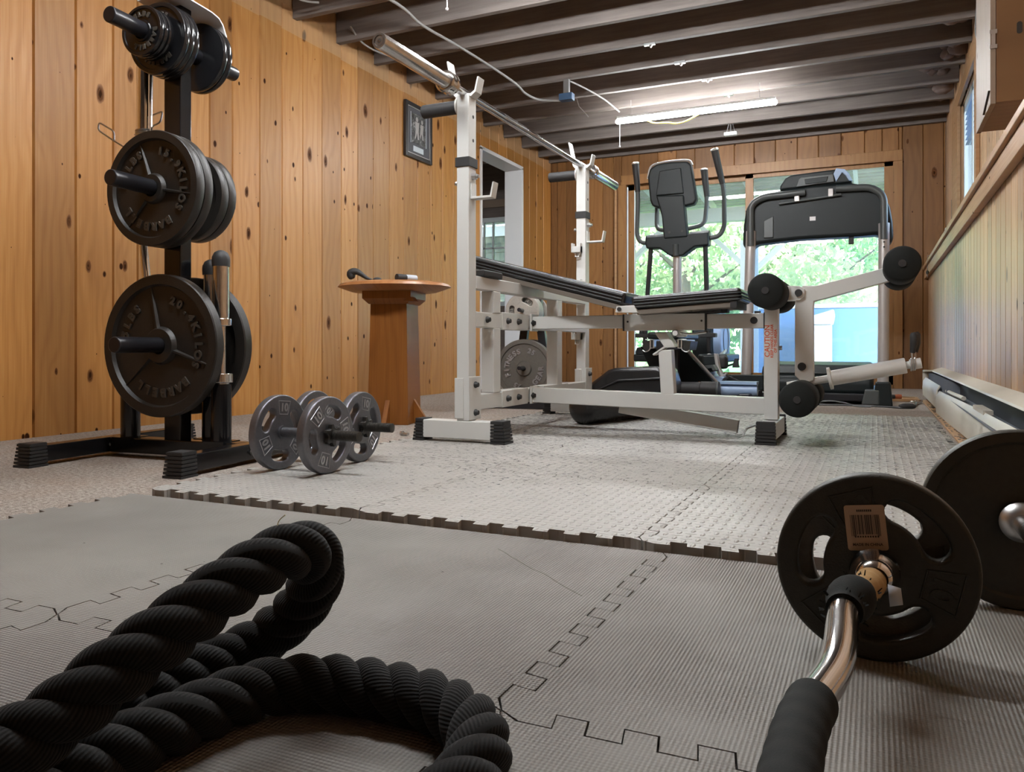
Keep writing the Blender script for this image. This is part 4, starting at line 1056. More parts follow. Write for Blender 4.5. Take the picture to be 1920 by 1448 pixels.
for i in range(int(TOT / step)):
    s = i * step
    while acc[j + 1] < s: j += 1
    t = (s - acc[j]) / max(1e-9, acc[j + 1] - acc[j]); cen.append(raw[j].lerp(raw[j + 1], t))
m_ = len(cen); Tn = [(cen[min(i + 1, m_ - 1)] - cen[max(i - 1, 0)]).normalized() for i in range(m_)]
U = [None] * m_; u = Tn[0].orthogonal().normalized()
for i in range(m_):
    u = (u - Tn[i] * u.dot(Tn[i])).normalized(); U[i] = u
rp = thing('battle_rope', 'thick black twisted battle rope looping up off the foam mat', 'rope', (-.5, .4, .01))
PITCH, RO, RS = .102, .0132, .0146
for q in range(3):
    w = MB(); path = []; ph = q * 2 * pi / 3
    for i in range(m_):
        a = 2 * pi * i * step / PITCH + ph
        path.append(cen[i] + (U[i] * cos(a) + Tn[i].cross(U[i]) * sin(a)) * RO)
    nn = 16; w.tube(path, RS, nn)
    o = obj('rope_strand', w, M['rope'], rp, smooth=0)
    o.data.shade_smooth()
    at = o.data.attributes.new('yarn', 'FLOAT_VECTOR', 'POINT')
    for i in range(m_):
        for k in range(nn): at.data[i * nn + k].vector = (k / nn, i * step, 0)
# short fuzz standing off the yarn
w = MB(); R = random.Random(5)
for i in range(15000):
    k = R.randrange(10, m_ - 10); a = R.random() * 2 * pi
    nrm = (U[k] * cos(a) + Tn[k].cross(U[k]) * sin(a)); th = 2 * pi * k * step / PITCH
    best = min((abs(((a - th - q * 2 * pi / 3) + pi) % (2 * pi) - pi) for q in range(3)))
    rr = RO * cos(best) + sqrt(max(0, RS ** 2 - (RO * sin(best)) ** 2))
    p = cen[k] + nrm * (rr - .0006); d = (nrm + Vector((R.gauss(0, .7), R.gauss(0, .7), R.gauss(0, .7)))).normalized(); L_ = .0012 + .0026 * R.random()
    s_ = d.orthogonal().normalized() * .00012
    w.add([p - s_, p + s_, p + d * L_ + Vector((0, 0, 0))], [(0, 1, 2)])
fz = obj('yarn_fuzz', w, M['rubber'], rp, smooth=0); fz['kind'] = 'stuff'
w = MB(); c0 = Vector((-.503, .575, .196)); w.tube(spline([c0 + Vector((.004, .0, .012)), c0 + Vector((-.004, .0, .005)), c0 + Vector((.0, -.006, -.004)), c0 + Vector((.010, -.012, -.018)), c0 + Vector((.020, -.010, -.035))], 5), .00045, 5)
tag(obj('straw_thread', w, M['straw']), 'pale thread caught on top of the rope loop', 'thread')
w = MB()
for q in range(6):
    a = Vector((-.566 + R.gauss(0, .006), .385 + R.gauss(0, .006), .0655)); w.tube(spline([a, a + Vector((R.gauss(0, .008), R.gauss(0, .006), .008)), a + Vector((R.gauss(0, .012), R.gauss(0, .008), .004))], 4), .0005, 5)
tag(obj('lime_fibres', w, M['lime']), 'small tuft of lime green fibres on the lower rope run', 'fibres')

# ------------------------------------------------------------------ curl bar with grip plates (front right)
zc = .010 + .105
fd, flr = grip_plate(.1055, .024, .0135, None, '10', holes=(.645, .170), half=.40)
sd, sl = grip_plate(.088, .020, .0135, None, '5')
eb = thing('ez_curl_bar', 'chrome zigzag curl bar with black wrapped grips lying towards the camera', 'barbell', (.0, .97, zc))
ctr = [(0, 1.10, zc), (0, .93, zc), (0, .885, zc), (-.014, .835, zc + .004), (-.026, .80, zc + .004), (-.026, .70, zc + .002), (-.048, .60, zc), (-.045, .42, zc), (-.020, .32, zc), (-.02, .26, zc), (-.045, .16, zc), (-.045, .08, zc), (-.02, .0, zc), (0, -.08, zc), (0, -.3, zc)]
ctr = [(0, 1.12, zc), (-.001, .92, zc - .003), (-.028, .832, zc), (-.027, .715, zc - .018), (-.047, .60, zc - .016), (-.048, .44, zc - .012), (-.026, .29, zc - .014), (-.028, .15, zc - .003), (0, .05, zc), (0, -.20, zc)]
bar = fillet(ctr, .045, 7)
w = MB(); w.tube(bar, .0142, 24); obj('chrome_bar', w, M['chrome'], eb)
w = MB(); w.lathe([(.0135, .0), (.024, .004), (.026, .010), (.0225, .016), (.020, .030), (.0165, .040), (.0135, .042)][::1], (0, .967, zc), (0, -1, 0), 32); obj('collar', w, M['chrome'], eb)
def along(path, s0, s1):
    out = []; acc = 0
    for a, b in zip(path[:-1], path[1:]):
        L_ = (b - a).length; n = max(1, int(L_ / .003))
        for i in range(n):
            s = acc + L_ * i / n
            if s0 <= s <= s1: out.append(a.lerp(b, i / n))
        acc += L_
    return out
g = along(bar, .178, .252)
w = MB(); w.tube(g, [.0156 + .0006 * sin(i * 1.3) for i in range(len(g))], 20); obj('tape_wrap', w, M['tape_tan'], eb)
g = along(bar, .246, .308)
w = MB(); w.tube(g, [.0170 + .0058 * sin(pi * min(1, i / (len(g) - 1) * 1.15)) for i in range(len(g))], 24); 
for q in range(50):
    k = R.choice([0, 1, len(g) - 1, len(g) - 2, R.randrange(len(g))]); a = R.random() * 6.28; p = g[k] + Vector((cos(a), 0, sin(a))) * .019
    d = Vector((cos(a) + R.gauss(0, .4), R.gauss(0, .6), sin(a) + R.gauss(0, .4))).normalized() * (.002 + .004 * R.random()); s_ = d.orthogonal().normalized() * .0011
    w.add([p - s_, p + s_, p + d + s_ * .6, p + d - s_ * .6], [(0, 1, 2, 3)])
obj('foam_grip', w, M['foam_black'], eb)
g = along(bar, .498, .74)
w = MB(); w.tube(g, [.0186 + .0003 * sin(i * .7) for i in range(len(g))], 28); obj('foam_grip', w, M['foam_black'], eb, smooth=60)
w = MB(); w.add([(.012, .885, zc + .008), (.024, .89, zc + .004), (.026, .888, zc - .012), (.014, .883, zc - .014)], [(0, 1, 2, 3)]); o = obj('clear_tape_flap', w, M['plaque'], eb)
sd_ = o.modifiers.new('s', 'SOLIDIFY'); sd_.thickness = .0006
PM = axisM((0, .985, zc), (0, -1, 0), radians(17))
t = thing('grip_plate', 'dark grey ten pound grip plate with a barcode sticker on the curl bar', 'weight plate', M=PM, group='plates on the curl bar')
obj('disc', fd, M['green_iron'], t, local=True, smooth=40); obj('raised_number', flr, M['green_iron'], t, local=True, smooth=40)
w = MB(); SM = Matrix.Rotation(radians(-17), 4, 'Z') @ Matrix.Translation((-.009, .046, .0142)) @ Matrix.Rotation(radians(6), 4, 'Z')
w.prism(rrect(-.021, .021, -.026, .025, .003), -.0002, .0003, SM); st = obj('barcode_sticker', w, M['sticker'], t, local=True, smooth=0)
w = MB(); x = -.0155
while x < .0145:
    bw = R.choice([.0004, .0004, .0008, .0012]); w.bx(x, x + bw, -.008 if x > -.012 and x < .011 else -.010, .014, .0003, .0005, SM); x += bw + R.choice([.0004, .0005, .0009])
w.mesh(text('MADE IN CHINA', .0042, .0001, .0001), SM @ Matrix.Translation((0, -.0195, .0004)))
for i in range(10): w.bx(-.0125 + i * .0026, -.0125 + i * .0026 + .0016, -.0115, -.0095, .0003, .0005, SM)
for i in range(8): w.bx(-.008 + i * .002, -.008 + i * .002 + .0015, .0175, .0200, .0003, .0005, SM)
obj('barcode_print', w, M['ink'], st, local=True, smooth=0)
PM2 = axisM((0, 1.016, zc), (0, -1, 0), radians(35))
t = thing('grip_plate', 'smaller dark plate behind the barcode plate on the curl bar', 'weight plate', M=PM2, group='plates on the curl bar')
obj('disc', sd, M['dark_grey_iron'], t, local=True, smooth=40); obj('raised_number', sl, M['dark_grey_iron'], t, local=True, smooth=40)
w = MB(); w.lathe([(.0135, 0), (.024, .002), (.024, .02), (.0135, .022)], (0, 1.032, zc), (0, 1, 0), 24); obj('spin_lock', w, M['chrome'], eb)
t = dup(bpy.data.objects['grip_plate'], axisM((0, -.10, zc), (0, 1, 0)), 'ten pound grip plate on the curl bar end under the camera', 'plates on the curl bar')

# straight barbell with a flat plate at the right edge
zb_ = .010 + .121
sb2 = thing('straight_barbell', 'straight steel barbell leaving the photo at the right edge', 'barbell', (.178, 1.2, zb_))
w = MB(); w.cyl((.178, 1.34, zb_), (.178, -.30, zb_), .0127, n=24); obj('steel_bar', w, M['chrome_worn'], sb2)
w = MB(); w.lathe([(.0127, -.002), (.0255, .0), (.027, .008), (.022, .016), (.0165, .020), (.0127, .021)], (.178, 1.238, zb_), (0, -1, 0), 32); obj('collar', w, M['steel'], sb2)
w = MB(); w.lathe([(.0135, -.012), (.119, -.012), (.121, -.009), (.121, .009), (.119, .012), (.106, .012), (.102, .008), (.03, .008), (.0135, .008), (.0135, -.012)], n=72)
o = obj('weight_plate', w, M['green_iron'], smooth=40); o.matrix_basis = axisM((.178, 1.252, zb_), (0, -1, 0)); tag(o, 'large flat dark plate at the right edge on the straight barbell', 'weight plate')
o2 = o.copy(); COL.objects.link(o2); o2.matrix_basis = axisM((.178, -.22, zb_), (0, 1, 0)); o2['label'] = 'flat plate on the hidden near end of the straight barbell'

# ------------------------------------------------------------------ weight bench and its rack
MT = .0225
BY = 3.03
bench = thing('weight_bench', 'white steel weight bench with black vinyl pads and barbell uprights', 'weight bench', (-1.0, BY, MT))
PXC = -1.335; PY = (2.495, 3.735); PWX, PWY = .050, .058
def cap7(mb, x0, x1, y0, y1, ax, s):
    """ribbed rubber tube end"""
    for k in range(7):
        f = (6 - k) / 6 * .010; z = MT + .0115 * k
        if ax == 'X': mb.bx(min(x0, x1) - (f if s < 0 else 0), max(x0, x1) + (f if s > 0 else 0), y0 - .003 - f * .3, y1 + .003 + f * .3, z, z + .0085)
        else: mb.bx(x0 - .003 - f * .3, x1 + .003 + f * .3, min(y0, y1) - (f if s < 0 else 0), max(y0, y1) + (f if s > 0 else 0), z, z + .0085)
    mb.bx(x0 - .001, x1 + .001, y0 - .001, y1 + .001, MT, MT + .080)
def bolt(mb, p, d, r=.0125):
    p = Vector(p); d = Vector(d)
    mb.lathe([(r, 0), (r, .004), (r * .72, .009), (r * .68, .014), (0, .016)], p, d, 16)
for i, py in enumerate(PY):
    x0, x1 = PXC - PWX / 2, PXC + PWX / 2; y0, y1 = py - PWY / 2, py + PWY / 2
    w = MB(); w.bx(PXC - .165, PXC + .125, y0 - .002, y1 + .002, MT + .012, MT + .076); f = obj('rack_foot', w, M['white'], bench, .003)
    w = MB(); cap7(w, PXC - .195, PXC - .162, y0, y1, 'X', -1); obj('rubber_foot', w, M['rubber'], f, smooth=0)
    w = MB(); cap7(w, PXC + .112, PXC + .160, y0, y1, 'X', 1); obj('rubber_foot', w, M['rubber'], f, smooth=0)
    w = MB(); w.bx(x0, x1, y0, y1, MT + .076, 1.268); up = obj('upright', w, M['white'], bench, .004)
    w = MB(); w.bx(x0 - .006, x0 + .03, y0 - .0045, y1 + .0045, MT + .085, MT + .23); w.bx(x1 - .001, x1 + .004, y0 - .004, y1 + .030, MT + .08, MT + .235); obj('gusset_plate', w, M['white'], up, .002)
    w = MB()
    for z in (MT + .105, MT + .205): bolt(w, (x1 + .004, py + .012, z), (1, 0, 0), .012)
    obj('bolt', w, M['rubber'], up)
    # black band, adjustment holes, top bar cradle, hook
    w = MB(); w.bx(x0 - .004, x1 + .004, y0 - .004, y1 + .004, 1.008, 1.042); obj('black_band', w, M['rubber'], up, .002)
    w = MB()
    for z in (1.19, 1.105): w.cyl((x1 - .002, py + .004, z), (x1 + .0008, py + .004, z), .0065, n=14)
    if i: 
        for z in (1.19, 1.105): pass
    obj('pin_hole', w, M['cast_black'], up)
    w = MB(); pl = [(x0 - .020, 1.275), (x0 - .045, 1.395), (x0 - .039, 1.397), (x0 - .012, 1.280), (x1 + .002, 1.268), (x1 + .018, 1.278), (x1 + .030, 1.325), (x1 + .036, 1.324), (x1 + .024, 1.272), (x1 + .006, 1.258), (x0 - .006, 1.258)]
    w.prismY(pl, y0 + .006, y1 - .006); obj('bar_cradle', w, M['white'], up, .0015)
    zb2 = .892 if not i else .885
    w = MB(); pl = [(x1 + .001, zb2), (x1 + .001, zb2 + .058), (x1 + .006, zb2 + .058), (x1 + .006, zb2 + .008), (x1 + .078, zb2 + .008), (x1 + .088, zb2 + .055), (x1 + .094, zb2 + .055), (x1 + .084, zb2)]
    w.prismY(pl, y0 + .010, y1 - .010); obj('spotter_hook', w, M['white'], up, .0015)
    w = MB(); w.cyl((x1, py, .975), (x1 + .016, py, .975), .012, n=6); w.cyl((x1, py, .975), (x1 + .026, py, .975), .006); w.cyl((x0, py, .955), (x0 - .014, py, .955), .005); w.ball((x0 - .016, py, .955), .008); obj('bolt', w, M['steel'], up)
    # black storage peg on the outside, running back along the wall side
    w = MB(); w.cyl((x0, py - .0, 1.232), (x0 - .155, py, 1.232), .0245, n=28); sp = obj('storage_peg', w, M['rubber'], up, .003)
    w = MB(); w.cyl((x0 + .001, py, 1.232), (x0 - .008, py, 1.232), .034, n=24); obj('flange', w, M['white'], sp, .002)
    if i:
        for z in (.835, .655, .40):
            w = MB(); w.bx(x0 - .012, x0 + .034, y0 - .030, y0 - .0005, z, z + .03); w.bx(x0 - .014, x0 - .006, y0 - .034, y0, z, z + .045); w.bx(x0 + .026, x0 + .034, y0 - .034, y0, z, z + .045); w.tube([(x0 + .0, y0 - .012, z), (x0 + .004, y0 - .022, z - .022), (x0 + .02, y0 - .022, z - .022), (x0 + .024, y0 - .012, z)], .004, 8); obj('pin_bracket', w, M['white'], up, .002)
xb0, xb1 = PXC - .022, PXC + .026
w = MB(); w.bx(xb0, xb1, PY[0] + PWY / 2, PY[1] - PWY / 2, .133, .190); lb = obj('lower_crossbeam', w, M['white'], bench, .003)
w = MB(); w.bx(xb0 - .003, xb1 + .004, 2.735, 2.98, .129, .194); w.bx(xb0 - .003, xb1 + .004, 3.16, 3.45, .129, .194); obj('sleeve', w, M['white'], lb, .002)
w = MB(); 
for y in (2.78, 2.88): bolt(w, (xb1 + .004, y, .162), (1, 0, 0))
obj('bolt', w, M['rubber'], lb)
w = MB(); w.bx(xb0, xb1, PY[0] + PWY / 2, PY[1] - PWY / 2, .435, .492); mbm = obj('middle_crossbeam', w, M['white'], bench, .003)
w = MB(); w.bx(xb0 - .003, xb1 + .004, 2.735, 2.98, .431, .498); obj('sleeve', w, M['white'], mbm, .002)
w = MB()
for y in (2.60, 2.78, 2.88): bolt(w, (xb1 + .004, y, .465), (1, 0, 0))
obj('bolt', w, M['rubber'], mbm)
w = MB(); w.bx(xb0, xb1, PY[0] + PWY / 2, PY[1] - PWY / 2, .575, .622); obj('upper_crossbeam', w, M['white'], bench, .003)
for y in (2.69, 3.345):
    w = MB(); w.bx(xb0 - .003, xb1 + .003, y - .03, y + .03, .190, .435); w.bx(xb0 - .003, xb1 + .003, y - .03, y + .03, .492, .575); obj('short_upright', w, M['white'], bench, .003)
# long beams out to the front leg
xf = -.345
w = MB(); w.bx(xb1 + .012, -.90, BY - .025, BY + .025, .438, .490); w.bx(-.58, xf - .02, BY - .025, BY + .025, .433, .488); m1 = obj('seat_beam', w, M['white'], bench, .003)
w = MB(); w.bx(-.90, -.58, BY - .029, BY + .029, .428, .492); obj('beam_sleeve', w, M['white'], m1, .002)
w = MB(); w.bx(-.905, -.899, BY - .031, BY + .031, .427, .493); w.bx(-.584, -.576, BY - .031, BY + .031, .427, .493); w.bx(xf - .026, xf - .021, BY - .027, BY + .027, .431, .490); obj('joint_collar', w, M['rubber'], m1)
w = MB(); w.cyl((-.885, BY - .029, .463), (-.885, BY - .0305, .463), .004); w.cyl((-.596, BY - .029, .463), (-.596, BY - .0305, .463), .004); w.cyl((-.405, BY - .025, .462), (-.405, BY - .028, .462), .013, n=20); w.cyl((-.395, BY, .488), (-.395, BY, .497), .012, n=16); obj('bolt', w, M['rubber'], m1)
w = MB(); w.beam((xb1 + .012, BY, .163), (xf - .02, BY, .145), .050, .062); m2 = obj('lower_beam', w, M['white'], bench, .003)
for nm, z, bm in (('seat', .465, m1), ('lower', .163, m2)):
    w = MB(); w.bx(xb1 + .004, xb1 + .014, BY - .035, BY + .035, z - .036, z + .036); obj('end_plate', w, M['white'], bm, .002)
    w = MB(); bolt(w, (xb1 + .014, BY - .043 + .02, z - .002), (1, -.5, 0)); obj('bolt', w, M['rubber'], bm)
w = MB(); w.bx(xf - .025, xf + .025, BY - .027, BY + .027, MT + .074, .555); fl1 = obj('front_leg', w, M['white'], bench, .003)
w = MB(); w.bx(xf - .032, xf + .032, BY - .035, BY + .035, .548, .562); obj('leg_cap', w, M['rubber'], fl1, .003)
w = MB(); w.bx(xf - .029, xf + .029, BY - .165, BY + .165, MT + .012, MT + .072); ff = obj('front_foot', w, M['white'], bench, .003)
w = MB(); cap7(w, xf - .029, xf + .029, BY - .185, BY - .165, 'Y', -1); obj('rubber_foot', w, M['rubber'], ff, smooth=0)
w = MB(); cap7(w, xf - .029, xf + .029, BY + .165, BY + .185, 'Y', 1); obj('rubber_foot', w, M['rubber'], ff, smooth=0)
w = MB()
for s_, sz, xx in (('CAUTION', .026, -.012), ('KEEP HANDS CLEAR', .0135, .004), ('OF THIS AREA', .0135, .0165)):
    w.mesh(text(s_, sz, .0002, .0004), Matrix.Translation((xf + xx + .0, BY - .0273, .385)) @ Matrix.Rotation(pi / 2, 4, 'X') @ Matrix.Rotation(pi / 2, 4, 'Z'))
obj('caution_decal', w, M['red_ink'], fl1, smooth=0)
w = MB(); w.cyl((xf + .025, BY, .36), (xf + .036, BY, .36), .008); w.cyl((xf + .025, BY, .19), (xf + .034, BY, .19), .007); obj('bolt', w, M['steel'], fl1)
# centre support standing on the lower beam, with a slanted catch plate
w = MB(); w.beam((-.728, BY, .180), (-.738, BY, .352), .05, .052, (1, 0, 0)); cs = obj('support_post', w, M['white'], bench, .003)
w = MB(); w.add([(-.776, BY - .03, .418), (-.732, BY - .03, .420), (-.694, BY - .03, .362), (-.738, BY - .03, .360), (-.776, BY + .026, .422), (-.732, BY + .026, .424), (-.694, BY + .026, .366), (-.738, BY + .026, .364)], [(0, 1, 2, 3), (7, 6, 5, 4), (0, 4, 5, 1), (1, 5, 6, 2), (2, 6, 7, 3), (3, 7, 4, 0)])
w.beam((-.785, BY, .332), (-.735, BY, .366), .055, .008); obj('catch_plate', w, M['white'], cs, .003)
w = MB(); w.tube([(-.690, BY - .06, .416), (-.690, BY + .10, .416)], .014, 24, cap=False); w.tube([(-.690, BY + .10, .416), (-.690, BY - .06, .416)], .010, 24); pt = obj('pin_tube', w, M['white'], cs)
w = MB(); w.tube(fillet([(-.680, BY - .03, .416), (-.63, BY - .03, .412), (-.58, BY - .02, .42)], .02), .0045, 10); obj('pull_pin', w, M['chrome'], cs)
# loose square arm slanting down to the mat
w = MB(); w.beam((-.93, BY + .02, .125), (-.475, BY + .06, MT + .036), .05, .052); sa_ = obj('slant_arm', w, M['white'], bench, .003)
w = MB(); d_ = (Vector((-.475, BY + .06, MT + .036)) - Vector((-.93, BY + .02, .125))).normalized(); e_ = Vector((-.475, BY + .06, MT + .036)); w.beam(e_, e_ + d_ * .0015, .046, .048); obj('open_end', w, M['white_chip'], sa_)
# pads
def pad(name, poly, y0, y1, mat, sidey):
    w = MB(); w.prismY(poly, y0, y1); p = obj(name, w, mat, bench, .014, 4); return p
def slab(p, q, t0, t1):
    """quad between offset lines t0,t1 below the top line p->q in XZ"""
    d = Vector((q[0] - p[0], q[1] - p[1])).normalized(); n = Vector((d.y, -d.x))
    if n.y > 0: n = -n
    P_, Q_ = Vector(p), Vector(q); return [tuple(P_ + n * t0), tuple(Q_ + n * t0), tuple(Q_ + n * t1), tuple(P_ + n * t1)]
pb0, pb1 = (-1.572, .760), (-.862, .572)
bk = pad('backrest_pad', slab(pb0, pb1, 0, .052), BY - .125, BY + .125, M['vinyl'], 0)
w = MB(); w.prismY(slab((pb0[0] + .03, pb0[1] - .008), (pb1[0] - .012, pb1[1] + .003), .052, .072), BY - .118, BY + .118); obj('backing_board', w, M['board'], bk, .002)
for t_ in (.015, .028, .040):
    w = MB(); a = slab(pb0, pb1, t_, t_ + .001); 
    w.tube([(a[0][0] + .02, BY - .1262, a[0][1] - .005), (a[1][0] - .012, BY - .1262, a[1][1] + .003)], .0026, 6); obj('seam_piping', w, M['vinyl_side'], bk)
ps0, ps1 = (-.846, .556), (-.438, .579)
st_ = pad('seat_pad', slab(ps0, ps1, 0, .050), BY - .125, BY + .125, M['vinyl'], 0)
w = MB(); w.prismY(slab((ps0[0] + .02, ps0[1]), (ps1[0] - .02, ps1[1]), .050, .070), BY - .118, BY + .118); obj('backing_board', w, M['board'], st_, .002)
w = MB(); w.bx(-.475, -.452, BY - .122, BY + .122, .505, .53); obj('board_cleat', w, M['rubber'], st_)
for t_ in (.018, .030, .041):
    w = MB(); a = slab(ps0, ps1, t_, t_ + .001); w.tube(fillet([(a[0][0] + .012, BY - .1262, a[0][1]), (a[1][0] + .0012, BY - .1262, a[1][1]), (a[1][0] + .0012, BY + .12, a[1][1])], .012), .0026, 6); obj('seam_piping', w, M['vinyl_side'], st_)
w = MB(); w.prismY([(-.905, .496), (-.90, .520), (-.83, .522), (-.815, .493)], BY - .13, BY - .10); w.prismY([(-.905, .496), (-.90, .520), (-.83, .522), (-.815, .493)], BY + .10, BY + .13); hg_ = obj('hinge_bracket', w, M['white'], bench, .002)
w = MB(); w.cyl((-.888, BY - .130, .508), (-.888, BY - .136, .508), .008, n=16); obj('bolt', w, M['rubber'], hg_)
w = MB(); w.bx(-.80, -.50, BY - .02, BY + .02, .492, .508); w.beam((-.86, BY - .08, .499), (-.62, BY - .08, .499), .012, .006); w.bx(-.60, -.52, BY - .045, BY + .045, .492, .507); obj('seat_slide', w, M['rubber'], bench, .002)
w = MB(); w.bx(-1.372, -1.296, 2.56, 2.72, .6225, .648); obj('back_stop', w, M['rubber'], bench, .006)
# leg lever
LY = BY - .005
lv = []
def lnk(a, b, w0, h): lv.append((a, b))
w = MB()
pv = (-.250, .557)
w.prismY([(-.345, .585), (-.335, .588), (-.245, .583), (-.228, .572), (-.228, .545), (-.245, .532), (-.30, .532), (-.345, .548)], LY - .034, LY - .026)
w.prismY([(-.345, .585), (-.335, .588), (-.245, .583), (-.228, .572), (-.228, .545), (-.245, .532), (-.30, .532), (-.345, .548)], LY + .026, LY + .034)
obj('pivot_bracket', w, M['white'], bench, .002)
w = MB(); w.prismY([(-.235, .585), (-.19, .583), (.040, .640), (.052, .592), (-.165, .535), (-.198, .527), (-.200, .500), (-.198, .245), (-.232, .230), (-.262, .260), (-.262, .52), (-.255, .56)], LY - .024, LY + .024); la = obj('leg_lever', w, M['white'], bench, .003)
w = MB(); w.cyl((-.248, LY - .034, .558), (-.248, LY - .042, .558), .013, n=20); w.cyl((-.238, LY - .024, .293), (-.238, LY - .029, .293), .0145, n=20); obj('bolt', w, M['rubber'], la)
def roller(x, z, r, y0, y1, nm='foam_roller'):
    w = MB(); w.tube([(x, y0, z), (x, y0 + .006, z), (x, y1 - .006, z), (x, y1, z)], [r - .006, r, r, r - .006], 32); p = obj(nm, w, M['foam_black'], bench, smooth=50)
    w = MB(); w.lathe([(0, -.003), (.012, -.003), (.013, .002)], (x, y0, z), (0, 1, 0), 18); obj('end_plug', w, M['rubber'], p)
for (x, z, r) in ((-.338, .556, .060), (.080, .630, .056), (-.236, .186, .060)):
    roller(x, z, r, LY - .24, LY - .045); roller(x, z, r, LY + .045, LY + .24)
    w = MB(); w.cyl((x, LY - .23, z), (x, LY + .23, z), .010); obj('roller_tube', w, M['white'], bench)
w = MB(); w.beam((-.238, LY, .235), (-.230, LY, .180), .04, .03, (1, 0, 0)); obj('lower_roller_tab', w, M['white'], la, .002)
# plate peg with olympic sleeve
w = MB(); a = Vector((-.29, LY, .222)); b = Vector((-.15, LY, .250)); w.cyl(a, b, .0135, n=24); pg = obj('plate_peg', w, M['white'], bench)
dd = (b - a).normalized(); c0 = b
w = MB(); w.lathe([(.0, 0), (.040, 0), (.040, .010), (.027, .012), (.027, .25), (.0255, .253), (0, .253)], c0, dd, 36); obj('olympic_sleeve', w, M['white'], pg)
w = MB(); e0 = c0 + dd * .253; w.lathe([(.0, 0), (.013, 0), (.013, .012), (.018, .013), (.018, .048), (0, .048)], e0, dd, 24); obj('sleeve_tip', w, M['white'], pg)
sp_ = thing('spring_clip', 'spring clip with black handles on the end of the white plate peg', 'spring collar', e0 + dd * .03)
w = MB(); 
for q in range(3): w.tube([e0 + dd * (.016 + .006 * q) + Vector((0, cos(a), sin(a))) * .0205 for a in [i * 2 * pi / 20 for i in range(20)]], .0026, 6, closed=True)
w.tube([e0 + dd * .02 + Vector((0, -.006, .02)), e0 + dd * .018 + Vector((.0, -.01, .042))], .0035, 6); w.tube([e0 + dd * .03 + Vector((0, .006, .02)), e0 + dd * .03 + Vector((.0, .01, .042))], .0035, 6); obj('coil', w, M['steel'], sp_)
for s in (-1, 1):
    w = MB(); p0 = e0 + dd * (.02 if s < 0 else .03) + Vector((0, s * .012, .040)); w.tube([p0, p0 + Vector((.004, s * .004, .03)), p0 + Vector((.004, s * .006, .062)), p0 + Vector((.002, s * .006, .07))], [.008, .0125, .0125, .007], 14); obj('grip', w, M['rubber'], sp_)
# allen key, loose bolt
w = MB(); w.tube(fillet([(xf - .035, BY + .06, MT + .055), (-.44, BY + .03, MT + .033), (-.452, BY + .02, MT + .004)], .012), .004, 6); tag(obj('allen_key', w, M['steel']), 'bent steel allen key leaning on the bench front foot', 'hex key')
w = MB(); w.cyl((-1.76, 2.73, .008), (-1.725, 2.72, .008), .006, n=10); w.cyl((-1.765, 2.7315, .009), (-1.755, 2.7285, .009), .010, n=6); tag(obj('loose_bolt', w, M['steel']), 'loose bolt on the carpet in front of the rack foot', 'bolt')

# olympic barbell racked on the uprights
BZ_ = 1.2735
bb = thing('olympic_barbell', 'long chrome olympic barbell racked on the white uprights', 'barbell', (PXC, 3.1, BZ_))
w = MB(); w.cyl((PXC, 2.38, BZ_), (PXC, 3.85, BZ_), .0142, n=28); shaft = obj('shaft', w, M['chrome'], bb)
for (a, b) in ((2.80, 3.02), (3.13, 3.42)):
    w = MB(); n = 60; w.tube([(PXC, a + (b - a) * i / n, BZ_) for i in range(n + 1)], [.0146 + (.0004 if i % 2 else 0) for i in range(n + 1)], 24); obj('knurling', w, M['chrome_worn'], shaft, smooth=20)
for s, y0 in ((-1, 2.385), (1, 3.835)):
    e = 1.945 if s < 0 else 4.27
    w = MB(); w.lathe([(.0142, 0), (.034, 0), (.0375, .004), (.0375, .012), (.034, .016), (.034, .034), (.0375, .038), (.0375, .046), (.034, .050), (.025, .052)], (PXC, y0, BZ_), (0, s, 0), 36); obj('collar', w, M['chrome'], bb)
    w = MB(); L_ = abs(e - y0); w.lathe([(.0, .03), (.025, .03), (.0252, .05), (.0252, L_ - .004), (.0235, L_), (.017, L_), (.017, L_ - .006), (.0145, L_ - .006), (.0145, L_ - .002), (.007, L_ - .002), (.007, L_ - .010), (0, L_ - .010)], (PXC, y0, BZ_), (0, s, 0), 36); obj('sleeve', w, M['chrome_worn'], bb)
# ------------------------------------------------------------------ second, smaller plate tree behind the bench
T2 = Vector((-2.02, 4.62, 0)); T2M = Matrix.Translation(T2) @ Matrix.Rotation(radians(8), 4, 'Z')
def TP(x, y, z): return T2M @ Vector((x, y, z))
f2 = T2M.to_3x3() @ Vector((0, -1, 0))
t2 = thing('plate_tree', 'small black A-frame plate tree behind the weight bench', 'weight rack', M=T2M)
for s in (-1, 1):
    w = MB(); w.beam((s * .11 + .03, 0, .05), (s * .028 + .03, 0, .68), .05, .045, (0, 1, 0)); obj('frame_leg', w, M['satin_black'], t2, .003, local=True)
w = MB(); w.bx(-.24, .24, -.022, .022, .005, .05); obj('base_bar', w, M['satin_black'], t2, .003, local=True)
for s in (-1, 1):
    w = MB(); w.bx(s * .22 - .02, s * .22 + .02, -.44, .26, .002, .042); obj('base_foot', w, M['satin_black'], t2, .003, local=True)
w = MB(); w.bx(-.24, .24, -.46, -.42, .003, .045); obj('base_bar', w, M['satin_black'], t2, .003, local=True)
for z in (.228, .588):
    for s, ln in ((-1, .20), (1, .19)):
        w = MB(); w.cyl((0.0, s * .01, z), (0.0, s * (.02 + ln), z + .004), .0125, n=20); obj('peg', w, M['satin_black'], t2, .002, local=True)
w = MB(); w.bx(-.03, .09, -.02, .02, .20, .26); w.bx(-.03, .09, -.02, .02, .56, .70); obj('peg_plate', w, M['satin_black'], t2, .003, local=True)
pd, pl_ = oly_plate(.186, .030, [], False, .0145)
pl_ = [MB() for _ in range(4)]
